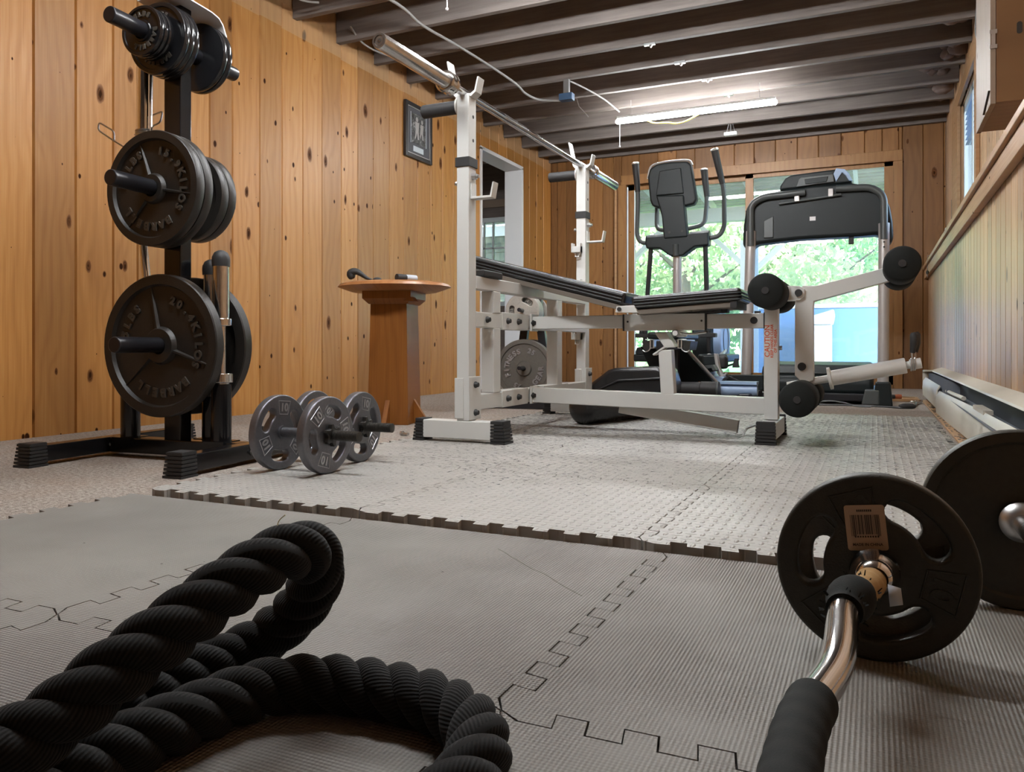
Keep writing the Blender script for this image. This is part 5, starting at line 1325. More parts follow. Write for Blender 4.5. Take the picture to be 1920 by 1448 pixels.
ring_text(pl_[0], 'FITNESS', .186 * .60, radians(155), .046, .0050, .0045, .27, .0012, bev=.0009); ring_text(pl_[1], '25', .186 * .62, radians(66), .042, .0050, .0045, .24, .001, bev=.0009); ring_text(pl_[2], 'GEAR', .186 * .60, radians(-24), .046, .0050, .0045, .29, .0012, out=False, bev=.0009) ; ring_text(pl_[3], '25', .186 * .62, radians(-112), .040, .0050, .0045, .22, .001, bev=.0009)
plate_proto('fg25', pd, pl_, M['dark_grey_iron'], M['bright_edge'])
plate_proto('g10', *grip_plate(.112, .022, .0135, None, '10', twist=.55), M['silver_iron'], M['silver_iron'])
G2 = 'plates on the small plate tree'
place_plate('fg25', 'weight_plate', 'dark grey 25 plate with big raised lettering facing out behind the bench', G2, TP(0, -.10, .225), f2, radians(0))
place_plate('fg25', 'weight_plate', 'grey plate directly behind the raised lettering plate on the small tree', G2, TP(0, -.066, .225), f2, .5)
place_plate('fg25', 'weight_plate', 'grey plate on the far lower peg of the small tree, right of an upright', G2, TP(0.0, .075, .225), -f2, .9)
place_plate('fg25', 'weight_plate', 'grey plate outermost on the far lower peg of the small tree', G2, TP(0.0, .108, .225), -f2, 1.9)
for i in range(4):
    place_plate('g10', 'grip_plate', ['silver ten plate with hand holes facing out on the small tree', 'silver plate just behind the facing ten on the small tree', 'third silver plate from the tip of the upper peg', 'fourth silver plate, against the small tree frame'][i], G2, TP(0, -.135 + i * .026, .586), f2, [0, .3, .7, .1][i])
place_plate('g10', 'grip_plate', 'silver plate on the far upper peg of the small tree', G2, TP(0, .07, .586), -f2, .4)

# ------------------------------------------------------------------ loose black pads on the floor under the bench
t = thing('vinyl_roll', 'black vinyl covered roll lying on the mat under the bench', 'roller cushion', (-1.08, 3.45, MT))
a = Vector((-1.165, 3.235, MT + .076)); b = Vector((-1.015, 3.70, MT + .066)); d = (b - a).normalized()
w = MB(); w.tube([a - d * .012, a - d * .006, a + d * .012, a.lerp(b, .5) + Vector((0, 0, -.002)), b - d * .012, b + d * .006, b + d * .012], [.03, .060, .075, .071, .066, .052, .02], 36); o = obj('cover', w, M['vinyl'], t, smooth=60)
w = MB(); n_ = Vector((.3, -.93, .2)).normalized(); M5 = axisM(a + Vector((.032, -.018, .030)), (.35, -.9, .25)); w.prism([(-.010, -.009), (.010, -.009), (0, .012)], -.001, .0015, M5); obj('torn_patch', w, M['sticker'], t, smooth=0)
t = thing('wedge_cushion', 'black vinyl wedge cushion with blue sheen behind the lower bench beam', 'cushion', (-1.1, 4.05, MT))
w = MB(); w.prismY([(-1.47, .088), (-1.258, .243), (-1.22, .254), (-1.00, .262), (-.972, .250), (-.945, .17), (-.95, .088)], 3.90, 4.24); obj('cushion_body', w, M['vinyl'], t, .022, 4)
w = MB(); w.tube([(-1.20, 3.893, .190), (-1.05, 3.893, .200), (-.96, 3.893, .208)], .006, 8); w.tube([(-1.36, 3.893, .115), (-1.22, 3.893, .18), (-1.20, 3.893, .190)], .005, 8); obj('seam_piping', w, M['vinyl_side'], t)
w = MB(); w.bx(-1.42, -.97, 3.93, 4.2, MT, .085); obj('backing_board', w, M['vinyl_side'], t, .004)

# ------------------------------------------------------------------ elliptical trainer
EY = 5.5
el = thing('elliptical_trainer', 'grey and black elliptical trainer with moving arms in front of the glass door', 'elliptical trainer', (-1.27, 6.1, 0))
w = MB(); w.tube([(-1.275, EY + .02, .16), (-1.262, EY, .6), (-1.261, EY, 1.07)], .030, 24); obj('mast', w, M['silver_tube'], el)
w = MB(); w.prismY([(-1.472, 1.060), (-1.482, 1.10), (-1.474, 1.145), (-1.036, 1.153), (-1.034, 1.062), (-1.13, 1.056), (-1.195, 1.012), (-1.21, .998), (-1.305, .998), (-1.33, 1.02), (-1.375, 1.056)], EY - .05, EY + .05); hs = obj('arm_housing', w, M['grey_plastic'], el, .012, 3)
w = MB(); w.cyl((-1.48, EY - .005, 1.122), (-1.33, EY - .005, 1.125), .040, n=24); w.cyl((-1.17, EY - .005, 1.127), (-1.034, EY - .005, 1.13), .040, n=24); obj('pivot_barrel', w, M['grey_plastic'], hs, .004)
w = MB(); w.tube([(-1.261, EY - .045, 1.00), (-1.261, EY - .052, 1.08)], .020, 16); obj('mast_clamp', w, M['mid_plastic'], hs)
w = MB(); w.prismY([(-1.345, 1.12), (-1.175, 1.125), (-1.19, 1.24), (-1.205, 1.42), (-1.40, 1.43), (-1.36, 1.28)], EY - .058, EY + .02); nk = obj('console_neck', w, M['grey_plastic'], el, .012, 3)
w = MB(); 
for (x, z) in ((-1.305, 1.165), (-1.215, 1.168)): w.cyl((x, EY - .0585, z), (x, EY - .062, z), .008, n=12)
obj('screw', w, M['cast_black'], nk)
w = MB(); pl = [(-1.448, 1.40), (-1.465, 1.57), (-1.448, 1.63), (-1.40, 1.655), (-1.30, 1.662), (-1.18, 1.655), (-1.155, 1.625), (-1.118, 1.385), (-1.135, 1.352), (-1.19, 1.342), (-1.39, 1.345), (-1.43, 1.36)]
w.prismY(pl, EY - .045, EY + .03); cn = obj('console', w, M['grey_plastic'], el, .016, 3)
w = MB(); w.prismY([(-1.375, 1.60), (-1.225, 1.61), (-1.205, 1.43), (-1.40, 1.43)], EY - .060, EY - .044); obj('console_back_rib', w, M['grey_plastic'], cn, .006)
w = MB(); w.tube(spline([(-1.468, EY - .02, 1.56), (-1.45, EY - .02, 1.64), (-1.40, EY - .02, 1.664), (-1.30, EY - .02, 1.671), (-1.18, EY - .02, 1.664), (-1.152, EY - .02, 1.63)], 5), .007, 8); obj('edge_trim', w, M['silver_tube'], cn)
def arm(pts, grip, capm, nm):
    P = fillet([(x, y, z) for x, z, y in pts], .05, 6)
    w = MB(); w.tube(P, .0155, 16); a_ = obj(nm, w, M['mid_plastic'], el)
    w = MB(); g0, g1 = Vector((grip[0][0], grip[0][2], grip[0][1])), Vector((grip[1][0], grip[1][2], grip[1][1])); w.tube([g0, g0.lerp(g1, .3), g1], [.0185, .021, .025], 18); obj('foam_grip', w, M['rubber'], a_)
    w = MB(); d_ = (g1 - g0).normalized(); w.lathe([(.026, 0), (.027, .008), (.018, .014), (0, .015)], g1, d_, 20); obj('end_cap', w, M['alu'], a_)
arm([(-1.545, 1.64, EY - .06), (-1.535, 1.43, EY - .03), (-1.553, 1.17, EY), (-1.53, 1.112, EY), (-1.46, 1.105, EY)], ((-1.537, 1.47, EY - .036), (-1.546, 1.665, EY - .063)), 0, 'moving_arm')
arm([(-.978, 1.67, EY - .12), (-.930, 1.43, EY - .06), (-.936, 1.19, EY), (-.97, 1.125, EY), (-1.04, 1.115, EY)], ((-.938, 1.47, EY - .068), (-.980, 1.69, EY - .124)), 0, 'moving_arm')
arm([(-1.44, 1.56, EY + .14), (-1.436, 1.40, EY + .12), (-1.425, 1.21, EY + .06), (-1.33, 1.185, EY + .0)], ((-1.438, 1.43, EY + .12), (-1.452, 1.60, EY + .15)), 0, 'fixed_handle')
arm([(-1.09, 1.58, EY + .10), (-1.072, 1.40, EY + .09), (-1.08, 1.22, EY + .05), (-1.19, 1.19, EY + .0)], ((-1.072, 1.42, EY + .09), (-1.094, 1.61, EY + .10)), 0, 'fixed_handle')
for s, x0, x1 in ((-1, -1.45, -1.525), (1, -1.066, -1.058)):
    w = MB(); w.tube([(x0, EY, 1.07), (x0 + (x1 - x0) * .45, EY + .03, .74), (x1, EY + .10, .33)], .0165, 14); obj('arm_leg', w, M['rubber'], el)
    w = MB(); w.bx(x1 - .06, x1 + .05, EY + .06, EY + .13, .43, .46); w.cyl((x1 - .02, EY + .09, .46), (x1 - .02, EY + .09, .52), .018); obj('pivot_block', w, M['rubber'], el, .004)
    w = MB(); w.bx(x1 - .07, x1 + .13, EY + .05, EY + .62, .255, .31); w.prismX([(EY + .05, .31), (EY + .09, .36), (EY + .55, .345), (EY + .62, .31)], x1 - .06, x1 + .12) if s < 0 else None; obj('foot_pedal', w, M['grey_plastic'], el, .012, 3)
    w = MB(); w.tube([(x1, EY + .10, .30), (x1 + (.05 if s < 0 else -.05), EY + .6, .24), (x1 + (.08 if s < 0 else -.08), EY + 1.2, .33)], .018, 12); obj('pedal_rail', w, M['silver_tube'], el)
w = MB(); w.cyl((-1.36, EY + 1.2, .42), (-1.20, EY + 1.2, .42), .27, n=44); fh = obj('flywheel_housing', w, M['grey_plastic'], el, .02, 3)
w = MB(); w.cyl((-1.199, EY + 1.2, .42), (-1.13, EY + 1.2, .42), .225, n=44); dk = obj('crank_disc', w, M['blue_grey'], el, .01, 3)
w = MB(); w.lathe([(.10, 0), (.12, .003), (.12, .005)], (-1.13, EY + 1.2, .42), (1, 0, 0), 32); obj('disc_ring', w, M['mid_plastic'], dk)
w = MB(); w.bx(-1.30, -1.22, EY - .02, EY + 1.35, .05, .11); w.bx(-1.55, -.98, EY - .05, EY + .03, .035, .10); w.bx(-1.45, -1.05, EY + 1.3, EY + 1.38, .03, .10); obj('base_frame', w, M['satin_black'], el, .01)
for x in (-1.56, -.97):
    w = MB(); w.ball((x, EY - .01, .06), .06, (.7, 1, 1)); obj('end_foot', w, M['rubber'], el)
w = MB(); w.cyl((-1.52, EY - .08, .055), (-.96, EY - .08, .055), .045, n=24); ff_ = obj('front_stabiliser', w, M['mid_plastic'], el, .006)

# ------------------------------------------------------------------ sliding glideboard bench between the bench and the elliptical
gb = thing('glideboard_bench', 'black inclined glide board with aluminium rails behind the bench support', 'exercise board', (-1.06, 4.9, 0))
w = MB(); w.add([(-1.27, 4.55, .365), (-1.015, 4.55, .365), (-.845, 4.75, .12), (-1.19, 4.75, .075), (-1.27, 4.60, .365), (-1.015, 4.60, .365), (-.845, 4.81, .12), (-1.19, 4.81, .075)], [(0, 3, 2, 1), (4, 5, 6, 7), (0, 1, 5, 4), (1, 2, 6, 5), (2, 3, 7, 6), (3, 0, 4, 7)]); bd = obj('back_board', w, M['grey_plastic'], gb, .008)
w = MB(); w.tube([(-1.005, 4.545, .37), (-.83, 4.76, .125)], .009, 10); obj('edge_tube', w, M['silver_tube'], bd)
for s, xx in ((-1, -1.165), (1, -.985)):
    w = MB(); q = -s
    prof = [(0, .0), (0, .055), (.006 * q, .055), (.018 * q, .055), (.018 * q, .0), (.012 * q, .0), (.012 * q, .05), (.006 * q, .05), (.006 * q, -.004), (-.002 * q, -.014), (-.018 * q, -.020), (-.036 * q, -.018), (-.046 * q, -.008), (-.05 * q, -.012), (-.040 * q, -.024), (-.018 * q, -.026), (.002 * q, -.020), (.012 * q, -.006)]
    w.tube([(xx + .0, 4.40, .355), (xx, 4.40, .402)], .003, 6)
    path = [(xx + x, 4.40, .36 + z) for x, z in [(-.045 * q, -.015), (-.03 * q, -.025), (-.012 * q, -.020), (0, -.004), (0, .045)]]
    w.tube(spline(path, 4), .0032, 6); w.tube([(xx + x, 4.40, .36 + z) for x, z in [(0, .045), (.020 * q, .045), (.020 * q, -.004), (0, -.004)]], .0032, 6, closed=False)
    w.tube([(xx - .028 * q, 4.40, .405 - .0), (xx, 4.40, .405)], .003, 6)
    w.bx(xx - .0, xx + .002, 4.40, 4.75, .356, .405); w.bx(min(xx, xx + .02 * q), max(xx, xx + .02 * q), 4.40, 4.75, .403, .406); w.bx(min(xx, xx + .02 * q), max(xx, xx + .02 * q), 4.40, 4.75, .354, .357)
    obj('aluminium_rail', w, M['alu'], gb)
    w = MB(); w.bx(min(xx + .003 * q, xx + .018 * q), max(xx + .003 * q, xx + .018 * q), 4.405, 4.42, .358, .402); w.prismY([(xx - .003 * q, .40), (xx - .05 * q, .395), (xx - .04 * q, .345), (xx - .01 * q, .342)], 4.41, 4.6); obj('rail_plug', w, M['cast_black'], gb)
w = MB(); w.bx(-1.24, -1.05, 4.60, 5.2, .405, .452); obj('seat_cushion', w, M['grey_plastic'], gb, .018, 3)
w = MB(); w.bx(-1.14, -1.01, 4.43, 4.47, .345, .40); w.bx(-1.13, -1.03, 4.5, 4.56, .05, .35); w.bx(-1.27, -.99, 4.72, 4.86, .012, .075); obj('front_frame', w, M['satin_black'], gb, .006)
w = MB(); w.bx(-1.005, -.985, 4.675, 4.695, .235, .285); obj('yellow_tag', w, M['green_tag'], gb, .004)
w = MB(); w.tube(spline([(-.978, 4.665, .28), (-.965, 4.70, .235), (-.955, 4.715, .19), (-.95, 4.725, .15)], 4), .008, 8); obj('orange_strap', w, M['orange'], gb)
# low stand with blue grey deck and roller tube beside it
st2 = thing('floor_roller_stand', 'low grey and black stand with long padded tube behind the lower bench beam', 'exercise stand', (-.85, 4.7, 0))
w = MB(); w.tube([(-1.16, 4.52, .126), (-.905, 4.52, .126), (-.900, 4.52, .126), (-.812, 4.52, .126)], [.036, .036, .040, .040], 26); obj('padded_tube', w, M['rubber'], st2)
w = MB(); w.lathe([(.0, 0), (.038, 0), (.041, .004), (.041, .012), (.034, .014), (0, .014)], (-.812, 4.52, .126), (1, 0, 0), 26); obj('end_ring', w, M['mid_plastic'], st2)
w = MB(); w.cyl((-.80, 4.60, .118), (-.60, 4.60, .118), .032, n=24); w.bx(-.81, -.60, 4.56, 4.66, .150, .166); obj('steel_tube', w, M['blue_grey'], st2)
w = MB(); w.prismY([(-.925, .150), (-.925, .192), (-.897, .214), (-.878, .184), (-.81, .184), (-.845, .140), (-.90, .130)], 4.78, 4.96); obj('blue_deck', w, M['blue_grey'], st2, .005)
w = MB(); w.bx(-.985, -.940, 4.76, 4.94, .155, .237); w.bx(-.93, -.82, 4.80, 4.90, .06, .132); w.bx(-.99, -.86, 5.02, 5.12, .245, .305); obj('bracket', w, M['grey_plastic'], st2, .006)
w = MB(); w.prismY([(-.930, .228), (-.928, .250), (-.872, .257), (-.853, .226), (-.872, .220), (-.880, .236)], 4.72, 4.88); obj('grey_cover', w, M['mid_plastic'], st2, .004)
w = MB(); w.prismY([(-.884, .322), (-.866, .322), (-.853, .238), (-.830, .196), (-.808, .210), (-.815, .190), (-.848, .178), (-.872, .226)], 4.82, 4.88); obj('curved_link', w, M['silver_tube'], st2, .003)
w = MB(); w.bx(-.895, -.835, 4.96, 5.06, .225, .308); obj('motor_cover', w, M['rubber'], st2, .018, 3)
w = MB(); w.tube([(-.835, 4.86, .20), (-.76, 4.86, .165), (-.69, 4.86, .13)], .006, 8); obj('cable_rod', w, M['rubber'], st2)
w = MB(); w.beam((-.862, 5.1, .238), (-.80, 5.1, .258), .02, .012); w.prismY([(-.815, .232), (-.812, .258), (-.800, .290), (-.785, .288), (-.783, .25), (-.776, .232)], 5.07, 5.13); obj('black_lever', w, M['rubber'], st2, .002)
w = MB(); w.bx(-.90, -.62, 4.99, 5.05, .10, .19); obj('rear_box', w, M['grey_plastic'], st2, .004)
for i, x in enumerate((-.95, -.66)):
    w = MB(); w.bx(x - .03, x + .03, 4.5, 5.05, 0, .10); obj('base_foot', w, M['satin_black'], st2, .006)

# ------------------------------------------------------------------ treadmill
TY = 5.30
tm = thing('treadmill', 'grey treadmill with silver uprights facing away from the glass door', 'treadmill', (-.35, 6.0, 0))
for x, x2 in ((-.735, -.765), (.052, .046)):
    w = MB(); w.tube([(x2, TY, .12), (x, TY + .02, 1.12)], .032, 24); up = obj('upright', w, M['silver_tube'], tm)
    w = MB(); w.prismY([(x2 - .055, 0), (x2 + .055, 0), (x2 + .042, .15), (x2 - .042, .15)], TY - .055, TY + .06); obj('foot_cover', w, M['grey_plastic'], up, .012, 3)
    if x > 0:
        w = MB(); w.prismY([(x2 - .12, .01), (x2 - .02, .01), (x2 - .02, .10), (x2 - .10, .10)], TY - .06, TY + .06); obj('foot_cover', w, M['mid_plastic'], up, .008)
        w = MB(); 
        for z in (1.0, .97): w.cyl((x + .0, TY - .032, z), (x, TY - .036, z), .006, n=10)
        obj('screw', w, M['cast_black'], up)
    else:
        w = MB(); w.prismY([(x2 + .01, .01), (x2 + .12, .01), (x2 + .09, .08), (x2 + .01, .09)], TY - .06, TY + .06); obj('foot_cover', w, M['mid_plastic'], up, .01)
CP = [(-.79, 1.03), (-.785, 1.16), (-.768, 1.27), (-.735, 1.325), (-.66, 1.362), (-.50, 1.382), (-.35, 1.392), (-.14, 1.388), (-.02, 1.36), (.05, 1.31), (.085, 1.22), (.10, 1.13), (.105, 1.02), (.075, .985), (.02, 1.055), (-.10, 1.052), (-.43, 1.052), (-.62, 1.04), (-.70, 1.035), (-.745, .99)]
w = MB(); w.prismY(CP, TY + .02, TY + .16); cs_ = obj('console', w, M['grey_plastic'], tm, .025, 4)
w = MB(); w.prismY([(-.56, 1.375), (-.555, 1.405), (-.525, 1.452), (-.49, 1.470), (-.23, 1.482), (-.17, 1.472), (-.145, 1.44), (-.125, 1.39)], TY + .03, TY + .10); tp = obj('console_top', w, M['grey_plastic'], tm, .014, 3)
w = MB(); w.prismY([(-.455, 1.385), (-.44, 1.435), (-.425, 1.445), (-.235, 1.45), (-.23, 1.40)], TY + .012, TY + .032); obj('vent_bezel', w, M['mid_plastic'], tp, .004)
w = MB(); w.prismY([(-.40, 1.398), (-.405, 1.43), (-.265, 1.436), (-.275, 1.402)], TY + .006, TY + .014); obj('vent_slot', w, M['grey_plastic'], tp, .003)
w = MB(); w.prismY([(-.22, 1.40), (-.235, 1.45), (-.22, 1.485), (-.17, 1.475), (-.145, 1.445), (-.125, 1.40), (-.145, 1.40), (-.165, 1.435), (-.185, 1.455)], TY + .02, TY + .06); obj('blue_corner', w, M['blue_grey'], tp, .004)
P = fillet([(-.735, TY, 1.02), (-.735, TY, 1.29), (-.66, TY, 1.335), (-.40, TY, 1.345)], .10, 8)
w = MB(); w.tube(P, .022, 16); P = fillet([(-.22, TY, 1.352), (-.02, TY, 1.345), (.050, TY, 1.29), (.052, TY, 1.02)], .10, 8); w.tube(P, .022, 16); obj('frame_tube', w, M['mid_plastic'], tm)
w = MB(); w.cyl((-.56, TY + .005, 1.285), (-.19, TY + .005, 1.315), .009, n=12); obj('support_rod', w, M['mid_plastic'], cs_)
w = MB()
for x in (-.45, -.25): w.bx(x - .015, x + .015, TY - .01, TY + .03, 1.28 + (x + .56) * .08, 1.33 + (x + .56) * .08)
obj('rod_clip', w, M['silver_tube'], cs_, .003)
w = MB(); w.bx(-.375, -.34, TY + .016, TY + .022, 1.165, 1.19); obj('rating_label', w, M['paper'], cs_)
w = MB(); w.prismY([(-.655, 1.07), (-.595, 1.07), (-.595, 1.21), (-.655, 1.18)], TY + .008, TY + .03); obj('side_panel', w, M['mid_plastic'], cs_, .004)
w = MB(); w.prismY([(-.15, 1.01), (-.12, 1.01), (-.118, 1.06), (-.148, 1.06)], TY + .05, TY + .09); obj('safety_key', w, M['rubber'], cs_, .003)
w = MB(); w.prismX([(TY + .12, .06), (TY + .12, .15), (TY + .22, .245), (TY + .60, .262), (TY + .68, .20), (TY + .68, .06)], -.69, -.005); hd = obj('motor_hood', w, M['grey_plastic'], tm, .03, 4)
w = MB(); w.bx(-.67, -.03, TY + .150, TY + .165, .19, .197); obj('hood_line', w, M['mid_plastic'], hd)
w = MB(); w.bx(-.72, .03, TY + .02, TY + .10, .025, .07); w.bx(-.70, .01, TY + .10, 7.0, .02, .05); obj('base_frame', w, M['satin_black'], tm, .006)
w = MB(); w.bx(-.60, -.10, TY + .62, 6.95, .06, .12); dk2 = obj('running_belt', w, M['rubber'], tm, .02, 3)
for x in (-.66, -.045):
    w = MB(); w.bx(x - .04, x + .04, TY + .64, 7.0, .07, .15); obj('side_rail', w, M['mid_plastic'], tm, .01)

# ------------------------------------------------------------------ cords and bits on the floor
def cord(name, label, pts, r, mat, cat='cord', n=6):
    w = MB(); w.tube(spline(pts, n), r, 8); o = obj(name, w, mat); tag(o, label, cat); return o
cord('power_cord', 'black power cord running along the treadmill foot to the heater', [(-.55, 5.22, .008), (-.3, 5.18, .008), (-.1, 5.17, .010), (.06, 5.15, .008), (.16, 5.13, .006), (.22, 5.3, .008), (.24, 5.55, .012), (.27, 5.7, .010)], .0055, M['black_cord'])
cord('power_cord', 'thin pale cord curving over the floor before the treadmill hood', [(-.36, 5.20, .006), (-.27, 5.22, .028), (-.18, 5.2, .024), (-.10, 5.16, .006), (-.02, 5.14, .006)], .0045, M['mid_plastic'])
t = thing('extension_plug', 'black extension plug lying on the carpet near the heater', 'plug', (.18, 5.2, 0))
w = MB(); w.tube([(.13, 5.13, .016), (.15, 5.135, .016), (.20, 5.15, .016), (.215, 5.155, .014)], [.008, .016, .016, .010], 14); obj('plug_body', w, M['rubber'], t)
t = thing('screwdriver', 'screwdriver with dark and orange handle lying by the far wall', 'screwdriver', (.14, 5.8, 0))
w = MB(); w.tube([(.06, 5.80, .030), (.08, 5.80, .030), (.12, 5.82, .030)], [.012, .016, .014], 14); obj('dark_handle', w, M['rubber'], t)
w = MB(); w.tube([(.12, 5.82, .030), (.145, 5.83, .030), (.16, 5.835, .030)], [.014, .018, .016], 14); obj('orange_grip', w, M['orange'], t)
w = MB(); w.tube([(.16, 5.835, .030), (.24, 5.87, .028)], .005, 10); obj('shaft', w, M['chrome'], t)
w = MB(); w.bx(.05, .27, 5.80, 6.1, 0, .016); tag(obj('wood_offcut', w, M['pine_rail'], None, .002), 'flat wood offcut under the screwdriver near the heater end', 'wood offcut')
t = thing('metal_clips', 'small pile of bright metal clips beside the heater end', 'clips', (.24, 5.6, 0))
w = MB()
for (x, y, a) in ((.22, 5.55, .3), (.25, 5.60, 1.1), (.205, 5.62, -.4)): w.beam((x, y, .012), (x + .05 * cos(a), y + .05 * sin(a), .02), .02, .008)
obj('clip', w, M['chrome'], t, .003)
# tack strip along the heater
w = MB(); w.bx(.285, .322, 2.0, 5.9, 0, .009); tk = obj('tack_strip', w, M['pine_rail'], None, .002); tag(tk, 'narrow pale tack strip on the floor in front of the heater', 'tack strip')
w = MB(); R2 = random.Random(4)
for i in range(150):
    y = 2.6 + 2.9 * R2.random(); x = .290 + .026 * R2.random(); w.bx(x - .004, x + .004, y - .010, y + .010, .009, .0096)
obj('dirt_holes', w, M['cast_black'], tk, smooth=0)

# ------------------------------------------------------------------ baseboard heater
ht = thing('baseboard_heater', 'long cream baseboard heater with a sagging open cover along the right wall', 'heater', (.37, 4.3, 0))
HY0, HY1 = 1.6, 6.10
w = MB(); w.bx(.400, XR - .001, HY0, HY1, .02, .215); w.add([(XR - .001, HY0, .222), (.355, HY0, .203), (.352, HY0, .196), (XR - .001, HY0, .212), (XR - .001, HY1, .222), (.355, HY1, .203), (.352, HY1, .196), (XR - .001, HY1, .212)], [(0, 1, 5, 4), (1, 2, 6, 5), (2, 3, 7, 6), (0, 3, 2, 1), (4, 5, 6, 7)]); obj('back_panel', w, M['heater'], ht, .001)
w = MB(); w.bx(.392, .3995, HY0, HY1 - .01, .03, .2); obj('dark_liner', w, M['heater_dark'], ht)
w = MB(); w.prismX([(HY1 - .12, .205), (HY1 - .02, .205), (HY1, .19), (HY1, .02), (HY1 - .012, .02), (HY1 - .012, .185), (HY1 - .03, .195), (HY1 - .12, .195)], .30, XR - .002); w2 = obj('end_cap', w, M['heater'], ht, .002)
w = MB(); y = HY1 - .12
for k in range(12): w.bx(.33, .40, y - .002, y + .002, .10, .185); y -= .13
obj('inner_bracket', w, M['heater_fin'], ht)
w = MB(); w.bx(.315, .395, HY0, HY1 - .02, .115, .119); obj('damper_blade', w, M['heater_fin'], ht)
w = MB(); w.tube([(.355, HY0, .085), (.355, HY1 - .03, .085)], .012, 12); obj('heat_pipe', w, M['steel'], ht)
yj = 4.80
w = MB(); 
pf_ = [(.318, .155), (.302, .13), (.298, .085), (.302, .03), (.310, .03), (.306, .085), (.310, .128), (.323, .15)]
MY = Matrix(((1, 0, 0, 0), (0, 0, -1, 0), (0, 1, 0, 0), (0, 0, 0, 1)))
w.prism(pf_, -(HY1 - .005), -yj, MY); obj('front_cover', w, M['heater'], ht, .0015)
w = MB(); vs = []
for (y, dx, dz) in ((yj - .01, -.002, -.028), (3.2, .018, -.012), (HY0, .030, -.004)):
    vs += [(x + dx, y, z + dz) for x, z in pf_]
fs = []
for s in range(2):
    for k in range(8): fs.append((s * 8 + k, s * 8 + (k + 1) % 8, s * 8 + 8 + (k + 1) % 8, s * 8 + 8 + k))
fs += [tuple(range(7, -1, -1)), tuple(range(16, 24))]
w.add(vs, fs); obj('front_cover', w, M['heater'], ht, .0015)
w = MB(); w.bx(.33, .36, 3.05, 3.35, .135, .150); w.tube([(.345, 4.75, .13), (.34, 4.3, .138), (.35, 3.9, .14)], .010, 8); obj('loose_damper', w, M['heater'], ht)

# ------------------------------------------------------------------ wall cabinet
cb_ = thing('wall_cabinet', 'shallow wooden wall cabinet with a plywood door high on the right wall', 'cabinet', (.47, 3.57, 1.26))
CY0, CY1, CZ0, CZ1 = 3.36, 3.80, 1.262, 2.0
w = MB(); w.bx(.405, XR2 - .008, CY0, CY0 + .018, CZ0, CZ1); w.bx(.405, XR2 - .008, CY1 - .018, CY1, CZ0, CZ1); w.bx(.405, XR2 - .008, CY0 + .018, CY1 - .018, CZ0, CZ0 + .018); w.bx(.405, XR2 - .008, CY0 + .018, CY1 - .018, CZ1 - .018, CZ1); w.bx(XR2 - .014, XR2 - .008, CY0, CY1, CZ0, CZ1); obj('cabinet_body', w, M['cabinet'], cb_, .001)
w = MB(); w.bx(.386, .404, CY0 - .002, CY1 + .002, CZ0 - .005, CZ1); dr = obj('door', w, M['cabinet_face'], cb_, .002)
w = MB(); w.beam((.385, CY0 + .0, CZ0 + .045), (.385, CY0 + .16, CZ0 - .0), .003, .012, (1, 0, 0)); obj('dark_gap', w, M['cast_black'], dr)
w = MB(); w.bx(.384, .408, CY0 - .0055, CY0 - .002, 1.46, 1.475); w.bx(.384, .408, CY0 - .0055, CY0 - .002, 1.515, 1.53); w.bx(.390, .402, CY0 - .005, CY0 - .002, 1.475, 1.515); obj('hinge', w, M['steel'], dr)
w = MB(); M6 = Matrix.Translation((.478, CY0 - .0006, 1.525)) @ Matrix.Rotation(pi / 2, 4, 'X'); w.prism(rrect(-.009, .009, -.022, .022, .0088, 6), -.0005, .0006, M6); obj('keyhole_slot', w, M['cast_black'], cb_, smooth=0)
w = MB(); w.tube(spline([(.40, 3.8035, 2.05), (.392, 3.8035, 1.85), (.384, 3.8035, 1.70), (.392, 3.8035, 1.66), (.398, 3.8035, 1.72), (.395, 3.8035, 2.05)], 5), .0035, 6); o = obj('loose_wire', w, M['black_cord']); tag(o, 'thin black wire looping down behind the wall cabinet door', 'wire')

# ------------------------------------------------------------------ ceiling fittings
def fixture(name_label, x0, x1, y, z, st=280.0):
    TUBE = emit('fluorescent_tube_glow', (.95, .97, .98), st)
    t = thing('shop_light', name_label, 'ceiling light', ((x0 + x1) / 2, y, z), group='shop lights under the joists')
    w = MB(); w.prismX([(y - .016, z + .021), (y - .010, z + .040), (y + .010, z + .040), (y + .016, z + .021)], x0 + .01, x1 - .01); obj('housing', w, M['fixture'], t, .002)
    w = MB(); w.tube([(x0, y, z), (x0 + .012, y, z), (x1 - .012, y, z), (x1, y, z)], [.010, .019, .019, .010], 16); obj('light_tube', w, TUBE, t)
    for x in (x0 + .12, x1 - .12):
        w = MB(); w.tube([(x, y, z + .038), (x, y, ZJ + .01)], .0018, 6); obj('hanging_wire', w, M['steel'], t)
    w = MB(); w.tube([(x0 + .03, y, z - .015), (x0 + .03, y, z - .19)], .0022, 6); pc_ = obj('pull_cord', w, M['paper'], t)
    w = MB(); w.ball((x0 + .03, y, z - .195), .007); obj('cord_bead', w, M['paper'], pc_)
    return t
fixture('bright fluorescent shop light hanging from the far ceiling joists', -1.834, -.635, 5.9, 2.12, 190.0)
fixture('fluorescent shop light just above the top edge of the photo', -1.80, -.60, 3.12, 2.10, 190.0)
fixture('fluorescent shop light hanging over the foam mats in front', -1.80, -.60, 1.50, 2.08, 235.0)
cord('ceiling_cable', 'pale cable draped along the joists to the blue box', [(-2.62, 2.75, 2.262), (-2.395, 3.558, 2.252), (-2.410, 3.945, 2.252), (-2.378, 4.271, 2.252), (-2.350, 4.658, 2.252), (-2.337, 5.106, 2.252), (-2.362, 5.342, 2.252), (-2.323, 5.527, 2.252), (-2.170, 5.626, 2.252)], .0085, M['cord'])
